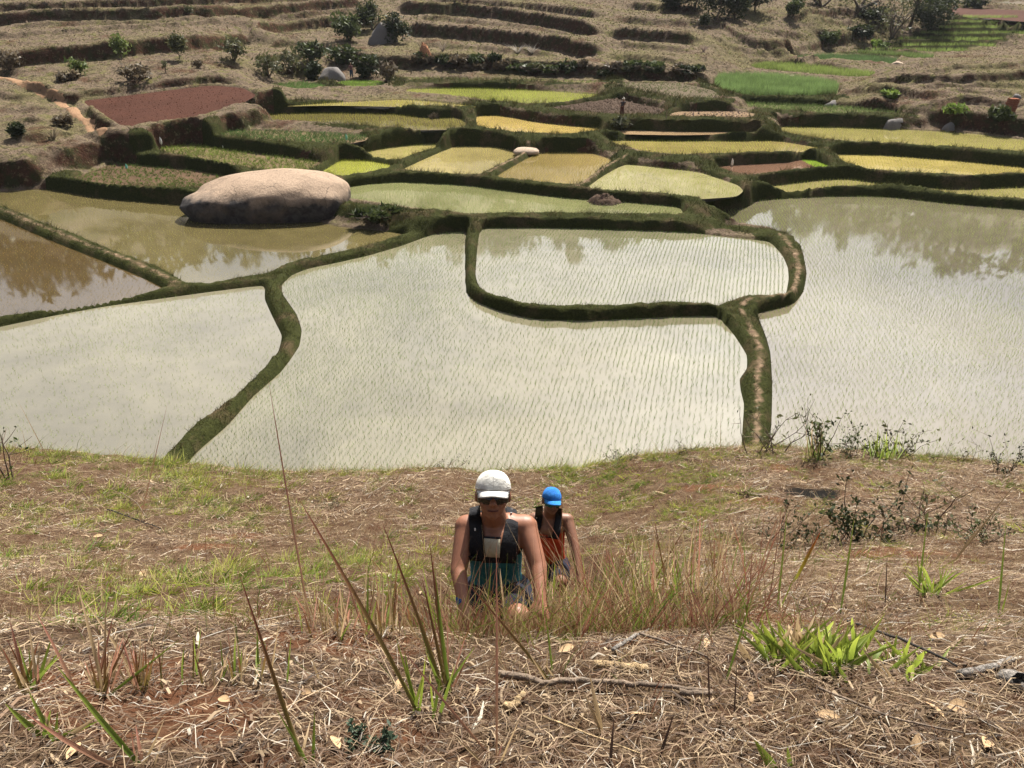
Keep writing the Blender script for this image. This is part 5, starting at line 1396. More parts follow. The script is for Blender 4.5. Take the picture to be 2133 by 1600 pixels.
v, f, cc = blades(np.stack([xx, yy, fore_z(xx, yy) - 0.02], -1), hh, rng.uniform(0.0018, 0.005, n), rng.uniform(0.05, 0.75, n), rng.uniform(0, 6.3, n), c, seg=3, bend=0.5)
tag(link('tall_grass', np_mesh('tall_grass', v, f, cc, smooth_shade=False), M_DRY), 'fringe of tall red, tan and green grass along the lip below the climbers', 'grass', kind='stuff')
n = 1100
xx = rng.uniform(-0.6, 1.0, n); yy = rng.normal(2.5, 0.10, n); tt = rng.random(n)
c = np.where((tt < 0.45)[:, None], lerp_cols((0.30, 0.19, 0.10), (0.50, 0.36, 0.20), rng.random(n)), np.where((tt < 0.72)[:, None], lerp_cols((0.18, 0.07, 0.05), (0.28, 0.13, 0.08), rng.random(n)), lerp_cols((0.08, 0.13, 0.025), (0.24, 0.28, 0.05), rng.random(n))))
v, f, cc = blades(np.stack([xx, yy, fore_z(xx, yy) - 0.02], -1), rng.uniform(0.16, 0.5, n) * (0.55 + 0.7 * fbm(xx * 4, yy * 4, 2, 5)), rng.uniform(0.0025, 0.008, n), rng.uniform(0.03, 0.5, n), rng.uniform(0, 6.3, n), c, seg=3, bend=0.4)
tag(link('tall_grass', np_mesh('tall_grass', v, f, cc, smooth_shade=False), M_DRY), 'thick standing grass hiding the legs of the climbers', 'grass', kind='stuff')
# thin grass right of the climbers
n = 1400
px = rng.uniform(1180, 1560, n); t_ = rng.random(n)
py = 1090 + 170 * t_ + rng.normal(0, 8, n)
pts = []
yy = rng.uniform(2.6, 7.2, n); xx = yy * rng.uniform(0.05, 0.52, n); kq = rng.random(n) < smooth(0.36, 0.6, fbm(xx * 1.6, yy * 1.6, 3, 311)); xx, yy = xx[kq], yy[kq]; n = len(xx)
c = lerp_cols((0.26, 0.17, 0.09), (0.58, 0.44, 0.27), rng.random(n)); rd = rng.random(n) < 0.35; c[rd] = (0.16, 0.07, 0.045); rd = rng.random(n) < 0.15; c[rd] = (0.13, 0.19, 0.04)
v, f, cc = blades(np.stack([xx, yy, fore_z(xx, yy) - 0.02], -1), rng.lognormal(-1.25, 0.6, n).clip(0.06, 1.1), rng.uniform(0.0025, 0.006, n), rng.uniform(0.03, 0.5, n), rng.uniform(0, 6.3, n), c, seg=3, bend=0.3)
tag(link('dry_grass', np_mesh('dry_grass', v, f, cc, smooth_shade=False), M_DRY), 'stand of thin pale dry grass behind the tawny grass', 'grass', kind='stuff')

n = 210
yy = np.concatenate([rng.uniform(2.5, 4.6, 150), rng.normal(2.5, 0.1, 60)]); xx = np.concatenate([yy[:150] * rng.uniform(0.10, 0.42, 150), rng.uniform(-0.5, 0.5, 60)]); tt = rng.random(n)
c = np.where((tt < 0.45)[:, None], lerp_cols((0.16, 0.06, 0.04), (0.30, 0.13, 0.08), rng.random(n)), np.where((tt < 0.8)[:, None], lerp_cols((0.36, 0.25, 0.13), (0.55, 0.42, 0.25), rng.random(n)), lerp_cols((0.10, 0.16, 0.03), (0.22, 0.27, 0.05), rng.random(n))))
hh = np.concatenate([rng.uniform(0.3, 0.95, 150), rng.uniform(0.25, 0.55, 60)])
v, f, cc = blades(np.stack([xx, yy, fore_z(xx, yy) - 0.02], -1), hh, rng.uniform(0.0035, 0.008, n), rng.uniform(0.03, 0.42, n), rng.uniform(0, 6.3, n), c, seg=5, bend=0.35)
tag(link('grass_stalks', np_mesh('grass_stalks', v, f, cc, smooth_shade=False), M_TALL), 'tall coarse red and tan stalks standing around the climbers', 'grass', kind='stuff')
n = 420
yy = rng.uniform(1.6, 6.5, n); xx = yy * rng.uniform(-0.66, 0.66, n); tt = rng.random(n)
c = np.where((tt < 0.5)[:, None], lerp_cols((0.20, 0.08, 0.05), (0.34, 0.17, 0.10), rng.random(n)), np.where((tt < 0.8)[:, None], lerp_cols((0.36, 0.25, 0.13), (0.52, 0.40, 0.24), rng.random(n)), lerp_cols((0.10, 0.15, 0.03), (0.24, 0.28, 0.05), rng.random(n))))
v, f, cc = blades(np.stack([xx, yy, fore_z(xx, yy) - 0.02], -1), rng.lognormal(-1.3, 0.5, n).clip(0.1, 0.8), rng.uniform(0.002, 0.0045, n) * np.clip(yy / 2.5, 0.8, 1.8), rng.uniform(0.03, 0.5, n), rng.uniform(0, 6.3, n), c, seg=4, bend=0.35)
tag(link('grass_stalks', np_mesh('grass_stalks', v, f, cc, smooth_shade=False), M_DRY), 'thin red and tan grass stalks scattered over the near slope', 'grass', kind='stuff')

# ------------------------------------------------------------------ sticks, bark, dead leaves
M_WOOD = plain('weathered_wood', (0.20, 0.15, 0.11), 0.9, 0.35, 25, 0.6); M_CHAR = plain('charred_wood', (0.03, 0.026, 0.024), 0.9, 0.3, 40, 0.5); M_PALEW = plain('split_wood', (0.46, 0.33, 0.18), 0.85, 0.3, 50, 0.8)
M_GREYW = plain('grey_bark', (0.30, 0.27, 0.24), 0.9, 0.45, 60, 0.9)
def stick(pts, rmm, mat, label, lift=0.035, name='stick', r1=None, cat='stick', up=None):
    P = []
    for k, q in enumerate(pts):
        g = at_fore(q[0], q[1]) + np.array([0, 0, lift + (0 if up is None else up[k])]); P.append(g)
    P = np.array(P); T = np.linspace(0, len(P) - 1, len(P) * 4)
    Q = np.stack([np.interp(T, range(len(P)), P[:, k]) for k in range(3)], -1) + rng.normal(0, rmm / 5000, (len(T), 3))
    o0 = Q.mean(0)
    v, f = tube(Q - o0, rmm / 1000, (r1 or rmm * 0.6) / 1000, 8)
    n_ = len(v); v = np.concatenate([v, (Q[:1] - o0), (Q[-1:] - o0)])
    caps = np.array([(n_, (j + 1) % 8, j) for j in range(8)] + [(n_ + 1, n_ - 8 + j, n_ - 8 + (j + 1) % 8) for j in range(8)])
    o = link(name, np_mesh(name, v, [caps, f]), mat); o.location = o0
    tag(o, label, cat); return o
stick([(1038, 1420), (1090, 1426), (1130, 1440), (1200, 1434), (1280, 1440), (1360, 1446), (1480, 1458)], 12, M_WOOD, 'long smooth grey-brown branch lying below the climbers')
stick([(1275, 1372), (1320, 1340), (1390, 1310), (1420, 1290)], 8, M_GREYW, 'grey bark stick lying across the litter right of the climbers')
stick([(1330, 1335), (1400, 1360), (1470, 1385)], 6, M_WOOD, 'brown twig crossing the grey bark stick')
stick([(1762, 1310), (1850, 1345), (1930, 1380), (1985, 1412)], 6, M_CHAR, 'dark twig lying through the green tussock', 0.05)
stick([(1995, 1415), (2050, 1405), (2105, 1382)], 14, M_GREYW, 'short thick grey stick right of the green tussock', 0.02, r1=11)
stick([(2095, 1425), (2140, 1450)], 34, M_GREYW, 'cracked pale grey log end at the right edge', 0.02, 'log', 30, 'log')
stick([(1412, 1458), (1480, 1462)], 11, M_WOOD, 'short brown branch piece left of the green tussock')
stick([(225, 1065), (280, 1084), (340, 1106)], 10, M_CHAR, 'charred stick lying on the left slope', 0.03)
stick([(252, 1032), (285, 1052), (308, 1086)], 7, M_WOOD, 'thin bent stick above the charred stick', 0.06)
stick([(1240, 1392), (1300, 1396), (1345, 1398)], 16, M_PALEW, 'orange-yellow splintered wood piece in the litter', 0.015, 'wood_piece', 14, 'wood')
stick([(1050, 1485), (1075, 1472), (1090, 1455)], 15, M_PALEW, 'pale splintered wood chip below the long branch', 0.015, 'wood_piece', 10, 'wood')
stick([(1130, 1510), (1230, 1550), (1330, 1590)], 4, M_PALEW, 'long pale straw stalk at the bottom of the slope')
stick([(1700, 1450), (1860, 1520), (2000, 1550)], 4, M_WOOD, 'long thin brown stem below the green tussock')
M_DLEAF = plain('dead_leaf', (0.46, 0.31, 0.17), 0.8, 0.25, 30)
lf = None
for k, (px, py, sz) in enumerate([(1990, 1485, 60), (1940, 1490, 45), (1720, 1505, 42), (1950, 1335, 36), (1900, 1570, 46), (1560, 1470, 30), (300, 1200, 26), (205, 1120, 16), (830, 1440, 34), (1180, 1360, 36), (1470, 1350, 30), (640, 1455, 30), (470, 1470, 34), (1330, 1500, 34), (2050, 1560, 46), (700, 1560, 40), (160, 1580, 40)]):
    if lf is None:
        T = np.linspace(0, 1, 7); V_ = []
        for u in T:
            w_ = 0.22 * math.sin(math.pi * min(1, u * 0.97 + 0.015)) ** 0.8
            V_ += [(u - .5, -w_, 0.10 * math.sin(2.6 * u) + 0.10 * w_), (u - .5, 0, 0.10 * math.sin(2.6 * u) - 0.03), (u - .5, w_, 0.10 * math.sin(2.6 * u) + 0.16 * w_)]
        F_ = [(3 * j, 3 * j + 1, 3 * j + 4, 3 * j + 3) for j in range(6)] + [(3 * j + 1, 3 * j + 2, 3 * j + 5, 3 * j + 4) for j in range(6)]
        lf = np_mesh('fallen_leaf', np.array(V_), np.array(F_)); lf.materials.append(M_DLEAF)
    p = at_fore(px, py); o = link('fallen_leaf', lf); o.location = p + np.array([0, 0, 0.02]); s_ = px_size(p, sz)
    o.scale = (s_, s_, s_); o.rotation_euler = (rng.normal(0.3, 0.2), rng.normal(0, 0.3), rng.uniform(0, 6.3))
    tag(o, 'curled tan dead leaf lying in the straw litter', 'leaf', 'dead leaves in the litter')

# ------------------------------------------------------------------ twiggy shrubs
M_TWIG = plain('twig', (0.14, 0.10, 0.075), 0.9, 0.25, 30)
def twig_bush(label, px, py, wpx, hpx, nst, leaves, pal, name='twiggy_shrub', at=None):
    p = at_fore(px, py); w = px_size(p, wpx); h = px_size(p, hpx)
    root = empty(name, p); tag(root, label, 'shrub')
    V_, F_ = [], []; o_ = 0; tips = []
    rt = max(0.004, h * 0.012)
    for k in range(nst):
        bx_ = rng.normal(0, w * 0.12); a = rng.normal(0, 0.5); L = h * rng.uniform(0.5, 1.0)
        d = np.array([math.sin(a) * w / h * 0.9, rng.normal(0, 0.25), 1.0]); d /= np.linalg.norm(d)
        pts_ = [np.array([bx_, rng.normal(0, w * 0.08), -0.03])]
        for j in range(4): pts_.append(pts_[-1] + d * L / 4 + rng.normal(0, L * 0.04, 3))
        v, f = tube(pts_, rt, rt * 0.35, 4); V_.append(v); F_.append(f + o_); o_ += len(v); tips.append(pts_[-1])
        for j in range(4):
            s0 = pts_[1 + rng.integers(0, 4)]; dd = d * 0.5 + rng.normal(0, 0.6, 3); dd[2] = abs(dd[2]); L2 = L * rng.uniform(0.15, 0.4)
            v, f = tube([s0, s0 + dd * L2 * .5, s0 + dd * L2 + rng.normal(0, L2 * .1, 3)], rt * 0.5, rt * 0.25, 3); V_.append(v); F_.append(f + o_); o_ += len(v); tips += [s0 + dd * L2 * .5, s0 + dd * L2]
    link('twigs', np_mesh('twigs', np.concatenate(V_), np.concatenate(F_)), M_TWIG, root)
    if leaves:
        tips = np.array(tips); k = int(leaves); c0 = tips[rng.integers(0, len(tips), k)] + rng.normal(0, h * 0.05, (k, 3)); c0[:, 2] = np.abs(c0[:, 2])
        ls = rng.uniform(0.6, 1.3, k) * np.clip(h * 0.05, 0.012, 0.05)
        d1 = rng.normal(0, 1, (k, 3)); d1 /= np.linalg.norm(d1, axis=1, keepdims=True); d2 = np.cross(d1, rng.normal(0, 1, (k, 3))); d2 /= np.linalg.norm(d2, axis=1, keepdims=True)
        v = np.stack([c0 - d1 * ls[:, None], c0 + d2 * ls[:, None] * .45, c0 + d1 * ls[:, None], c0 - d2 * ls[:, None] * .45], 1).reshape(-1, 3)
        link('leaves', np_mesh('leaves', v, np.arange(4 * k).reshape(-1, 4), np.repeat(lerp_cols(*pal, rng.random(k)), 4, 0), smooth_shade=False), M_LEAF, root)
for a_ in (('bare branching twigs where the long bund meets the brow', 1590, 945, 190, 110, 9, 60, OL), ('leafy weed standing at the brow right of the long bund', 1705, 955, 60, 110, 7, 160, MD), ('weedy bush with grassy shoots at the brow', 1770, 950, 70, 60, 9, 200, MD),
           ('dark leafy twigs in the middle of the brow weeds', 1830, 955, 70, 70, 8, 170, MD), ('tall twiggy weed with pale leaves at the brow', 1868, 955, 60, 80, 7, 140, OL), ('low bare twigs at the right of the brow weeds', 1990, 965, 130, 50, 9, 60, OL),
           ('dark low twigs at the far right of the brow', 2090, 985, 110, 60, 9, 160, DK), ('dark weeds hanging over the brow left of the long bund', 1300, 960, 110, 40, 9, 180, MD), ('low twiggy weeds on the brow above the climbers', 1430, 945, 90, 40, 8, 120, OL),
           ('dark grassy lump on the brow behind the front climber', 925, 980, 170, 34, 12, 300, DK), ('bare dark twig with a green shoot at the left of the brow', 16, 1000, 40, 150, 3, 30, MD),
           ('thorny bush with small dark leaves on the right slope', 1790, 1130, 330, 110, 16, 700, DK), ('bare thorny twigs crossing on the right slope', 1930, 1110, 260, 130, 10, 80, OL), ('dark-leaved low bush right of the thorny bush', 2060, 1130, 150, 70, 9, 260, MD),
           ('small dark bush with a few leaves above the litter', 1640, 1130, 130, 90, 8, 170, DK), ('small grey-green bush on the left slope', 690, 1060, 70, 40, 9, 160, OL), ('dark creeping herb in the bottom left litter', 760, 1560, 150, 60, 9, 260, ((0.03, 0.05, 0.03), (0.09, 0.13, 0.08)))):
    twig_bush(*a_)
clump('green grassy shoots among the brow weeds', RB(1845, 955, 40, 60, 16, 14, ['green', 'lime', 'green'], 0.05, 30, 4) + RB(1700, 955, 18, 80, 10, 14, ['green', 'dry'], 0.05, 12, 3))
clump('pale broken reed leaning on the right slope', [B(1990, 1165, 2133, 985, 14, 'dry', 0.02), B(1985, 1170, 2080, 1040, 9, 'dry', 0.02), B(1890, 1110, 1960, 1010, 8, 'dry', 0.02)])
# ------------------------------------------------------------------ people
def skin_mat(name, colr):
    t = NT(name); n = t.noise(18, 4)
    c = t.mix(t.rng(n, 0.3, 0.7), tuple(x * 0.85 for x in colr), tuple(x * 1.1 for x in colr))
    return t.pbr(c, 0.5, t.bump(t.noise(120, 3), 0.15, 0.003), 0.4)
def fabric(name, colr, rough=0.85):
    t = NT(name); n = t.noise(12, 4); w_ = t.n('ShaderNodeTexWave'); w_.inputs['Scale'].default_value = 160; t.l(t.obj(), w_.inputs['Vector'])
    c = t.mix(t.rng(n, 0.3, 0.7), tuple(x * 0.75 for x in colr), tuple(min(1, x * 1.15) for x in colr))
    return t.pbr(c, rough, t.bump(t.math('ADD', n, t.math('MULTIPLY', w_.outputs['Fac'], 0.06)), 0.8, 0.035), 0.25)

def solid(parts, voxel, iters=3, name='body'):
    """one continuous surface grown from overlapping tapered limbs and ellipsoids.
    parts: ('cap', a, b, ra, rb[, squash]) or ('ell', centre, radii, 3x3 axes)"""
    bm = bmesh.new()
    for p in parts:
        if p[0] == 'cap':
            a, b = np.array(p[1], float), np.array(p[2], float); ra, rb_ = p[3], p[4]
            d = b - a; L = np.linalg.norm(d) + 1e-9; d = d / L
            u = np.cross(d, [0, 0, 1.0]) if abs(d[2]) < 0.9 else np.cross(d, [1.0, 0, 0]); u /= np.linalg.norm(u); w = np.cross(d, u)
            sq = p[5] if len(p) > 5 else 1.0
            if sq != 1.0:                      # flatter across the sight line: wide torso
                u = np.array([1.0, 0, 0]) - d * d[0]; u /= np.linalg.norm(u); w = np.cross(d, u)
            rings = []
            ks = 20
            for t in (-1, -.87, -.5, 0): rings.append((a + d * ra * t * (0.7 if sq != 1 else 1), ra * math.sqrt(max(0, 1 - t * t))))
            for t in (0.33, 0.66): rings.append((a + d * L * t, ra + (rb_ - ra) * t))
            for t in (0, .5, .87, 1): rings.append((b + d * rb_ * t * (0.7 if sq != 1 else 1), rb_ * math.sqrt(max(0, 1 - t * t))))
            prev = None
            for c, r in rings:
                r = max(r, 1e-4)
                cur = [bm.verts.new(c + r * (math.cos(j * 2 * math.pi / ks) * u + math.sin(j * 2 * math.pi / ks) * w * sq)) for j in range(ks)]
                if prev:
                    for j in range(ks): bm.faces.new((prev[j], prev[(j + 1) % ks], cur[(j + 1) % ks], cur[j]))
                else: bm.faces.new(cur[::-1])
                prev = cur
            bm.faces.new(prev)
        else:
            c, r, ax = np.array(p[1], float), p[2], np.array(p[3], float)
            res = bmesh.ops.create_uvsphere(bm, u_segments=24, v_segments=16, radius=1)
            for v in res['verts']:
                q = np.array(v.co) * r; v.co = c + q[0] * ax[0] + q[1] * ax[1] + q[2] * ax[2]
    bmesh.ops.recalc_face_normals(bm, faces=bm.faces)
    me = bpy.data.meshes.new(name); bm.to_mesh(me); bm.free()
    o = bpy.data.objects.new('grow', me); col.objects.link(o)
    md = o.modifiers.new('r', 'REMESH'); md.mode = 'VOXEL'; md.voxel_size = voxel; md.use_smooth_shade = True
    sm = o.modifiers.new('s', 'SMOOTH'); sm.factor = 0.5; sm.iterations = iters
    dg = bpy.context.evaluated_depsgraph_get(); dg.update()
    out = bpy.data.meshes.new_from_object(o.evaluated_get(dg)); out.name = name
    bpy.data.objects.remove(o, do_unlink=True)
    out.polygons.foreach_set('use_smooth', np.ones(len(out.polygons), bool))
    return out
def shift(me, off):
    me.transform(Matrix.Translation(-Vector(off))); return me
def cut(me, keep):
    bm = bmesh.new(); bm.from_mesh(me)
    bmesh.ops.delete(bm, geom=[v for v in bm.verts if not keep(v.co)], context='VERTS')
    bm.to_mesh(me); bm.free(); return me
from mathutils.bvhtree import BVHTree
def panel(me_world, left, right, rows, cols_, off, thick, name, bulge=0.0):
    """a piece of cloth laid on the body between two edge lines sighted in the photograph"""
    bv = BVHTree.FromPolygons([v.co[:] for v in me_world.vertices], [p.vertices[:] for p in me_world.polygons])
    l = np.array(left, float); r = np.array(right, float); T = np.linspace(0, 1, rows)
    G = []
    last = 4.0
    for i, t in enumerate(T):
        a = [np.interp(t * (len(l) - 1), range(len(l)), l[:, k]) for k in (0, 1)]; b = [np.interp(t * (len(r) - 1), range(len(r)), r[:, k]) for k in (0, 1)]
        row = []
        for j in range(cols_):
            s_ = j / (cols_ - 1); q = (a[0] * (1 - s_) + b[0] * s_, a[1] * (1 - s_) + b[1] * s_)
            d = ray(np.float64(q[0]), np.float64(q[1])); dn = d / np.linalg.norm(d)
            h = bv.ray_cast(Vector(CAM), Vector(dn), 20)
            if h[0] is not None: last = (np.array(h[0]) - CAM) @ Fw; nr = np.array(h[1])
            P = CAM + last * d
            bl_ = bulge * math.sin(math.pi * s_) * math.sin(math.pi * t) ** 0.5
            row.append(P - dn * (off + bl_))
        G.append(row)
    G = np.array(G)
    for _ in range(2):
        G[1:-1] = G[1:-1] * 0.5 + (G[:-2] + G[2:]) * 0.25
        G[:, 1:-1] = G[:, 1:-1] * 0.5 + (G[:, :-2] + G[:, 2:]) * 0.25
    back = G + (G.mean((0, 1)) - CAM) / np.linalg.norm(G.mean((0, 1)) - CAM) * thick
    v = np.concatenate([G.reshape(-1, 3), back.reshape(-1, 3)]); n = rows * cols_; i = np.arange(n).reshape(rows, cols_)
    f = [np.stack([i[:-1, :-1], i[1:, :-1], i[1:, 1:], i[:-1, 1:]], -1).reshape(-1, 4)]
    f.append(f[0][:, ::-1] + n)
    e = np.concatenate([i[0, :], i[1:, -1], i[-1, -2::-1], i[-2:0:-1, 0]]); e2 = np.roll(e, -1)
    f.append(np.stack([e, e2, e2 + n, e + n], -1))
    return np_mesh(name, v, np.concatenate(f))

def head_parts(c, X, Fd, U, s=1.0):
    A = (X, Fd, U)
    def P(x, f, u): return c + s * (X * x + Fd * f + U * u)
    E = lambda x, f, u, r: ('ell', P(x, f, u), np.array(r) * s, A)
    return [E(0, -.005, .025, (.073, .092, .088)), E(0, .025, -.045, (.058, .066, .062)), E(0, .058, -.088, (.026, .026, .022)), E(.036, .05, -.03, (.028, .032, .03)), E(-.036, .05, -.03, (.028, .032, .03)),
            ('cap', P(0, .088, .0), P(0, .106, -.03), .010 * s, .0155 * s), E(.012, .098, -.034, (.009, .010, .008)), E(-.012, .098, -.034, (.009, .010, .008)),
            E(0, .083, -.060, (.021, .012, .006)), E(0, .081, -.069, (.019, .012, .006)),
            E(.077, -.012, -.008, (.010, .020, .031)), E(-.077, -.012, -.008, (.010, .020, .031)), E(0, .078, .022, (.05, .018, .012))]
def cap_hat(root, off, c, X, Fd, U, s, mat, bmat, seam):
    """rounded crown with a button and a curved peak"""
    P = lambda x, f, u: c + s * (X * x + Fd * f + U * u)
    V_, F_ = [], []; n = 28; rows = 10
    for j in range(rows):
        ph = j / (rows - 1) * math.pi / 2
        for k in range(n):
            a = k * 2 * math.pi / n
            pf = 1 + 0.012 * math.cos(6 * a)
            V_.append(P(.0795 * math.cos(a) * math.cos(ph) ** 0.75 * pf, -.006 + .101 * math.sin(a) * math.cos(ph) ** 0.8 * pf, .026 + .086 * math.sin(ph)))
    i = np.arange(rows * n).reshape(rows, n)
    f = np.stack([i[:-1], np.roll(i[:-1], -1, 1), np.roll(i[1:], -1, 1), i[1:]], -1).reshape(-1, 4)
    me = np_mesh('cap', np.array(V_) - off, f); o = link('cap', me, mat, root)
    md = o.modifiers.new('t', 'SOLIDIFY'); md.thickness = 0.004
    G = []; m = 17
    for j in range(7):
        t = j / 6
        for k in range(m):
            a = math.radians(22 + 136 * k / (m - 1)); q = (k / (m - 1) - .5) * 2
            r_in = np.array([.082 * math.cos(a), -.006 + .103 * math.sin(a)]); ext = .066 * (1 - abs(q) ** 2.6) + 0.002
            x = r_in[0] * (1 - 0.04 * t) ; fwd = r_in[1] + ext * t
            G.append(P(x, fwd, .030 - .016 * t - .030 * (x / .08) ** 2 * (0.25 + 0.75 * t)))
    i = np.arange(7 * m).reshape(7, m)
    me = np_mesh('peak', np.array(G) - off, np.stack([i[:-1, :-1], i[:-1, 1:], i[1:, 1:], i[1:, :-1]], -1).reshape(-1, 4))
    b = link('peak', me, bmat, o); md = b.modifiers.new('t', 'SOLIDIFY'); md.thickness = 0.005
    for a0 in np.arange(6) * math.pi / 3 + math.pi / 6:
        Tm = np.array([P(.0800 * math.cos(a0) * math.cos(ph) ** .75 * 1.012, -.006 + .1016 * math.sin(a0) * math.cos(ph) ** .75 * 1.012, .0265 + .0868 * math.sin(ph)) for ph in np.linspace(0.05, 1.55, 12)])
        v, f = tube(Tm - off, .0011 * s, .0011 * s, 4); link('panel_seam', np_mesh('panel_seam', v, f), seam, o)
    T = np.array([P(.0835 * math.cos(a), -.006 + .1045 * math.sin(a), .0335) for a in np.linspace(0, 2 * math.pi, 40)])
    v, f = tube(T - off, 0.0022 * s, 0.0022 * s, 5); link('hat_band', np_mesh('hat_band', v, f), seam, o)
def glasses(root, off, c, X, Fd, U, s, lens):
    P = lambda x, f, u: c + s * (X * x + Fd * f + U * u)
    gr = None
    V_, F_ = [], []; rows, n = 7, 25; i0 = 0
    for j in range(rows):
        v = j / (rows - 1) * 2 - 1
        for k in range(n):
            u = k / (n - 1) * 2 - 1; x = u * .073
            hgt = .025 * (1 - 0.25 * abs(u) ** 3) * (1 - 0.72 * math.exp(-(u / 0.10) ** 2) * (v < 0))
            V_.append(P(x, .102 - .050 * u * u - 0.004 * v * v, -.010 + v * hgt))
    i = np.arange(rows * n).reshape(rows, n)
    o = link('sunglasses', np_mesh('sunglasses', np.array(V_) - off, np.stack([i[:-1, :-1], i[:-1, 1:], i[1:, 1:], i[1:, :-1]], -1).reshape(-1, 4)), lens, root)
    md = o.modifiers.new('t', 'SOLIDIFY'); md.thickness = 0.003
    for sg in (-1, 1):
        v, f = tube(np.array([P(sg * .072, .052, .012), P(sg * .078, .02, .010), P(sg * .078, -.03, .0)]) - off, .0028 * s, .0022 * s, 6)
        link('temple', np_mesh('temple', v, f), lens, o)

def hand(w, d, X_, s=1.0, curl=0.5):
    """palm, four fingers of unequal length with a bend, and a thumb from the side of the palm"""
    d = d / np.linalg.norm(d); X_ = X_ - d * (X_ @ d); X_ /= np.linalg.norm(X_); nrm = np.cross(d, X_)
    if nrm[1] > 0: nrm = -nrm
    P = lambda a, b, c: w + s * (d * a + X_ * b + nrm * c)
    out = [('cap', P(0, 0, 0), P(.055, 0, 0), .026 * s, .030 * s), ('cap', P(.02, .016, 0), P(.08, .026, 0), .016 * s, .014 * s), ('cap', P(.02, -.016, 0), P(.078, -.026, 0), .016 * s, .014 * s)]
    for b, L in ((.030, .068), (.010, .078), (-.011, .073), (-.030, .056)):
        k1 = P(.085, b, 0); k2 = P(.085 + L * .5, b * 1.1, -.018 * curl * 2); k3 = P(.085 + L * .8, b * 1.12, -.05 * curl * 2)
        out += [('cap', P(.07, b, 0), k1, .0105 * s, .0098 * s), ('cap', k1, k2, .0098 * s, .009 * s), ('cap', k2, k3, .009 * s, .0075 * s)]
    t1 = P(.03, .045, -.012); t2 = P(.062, .062, -.03)
    out += [('cap', P(.005, .02, 0), t1, .013 * s, .0115 * s), ('cap', t1, t2, .0112 * s, .009 * s)]
    return out

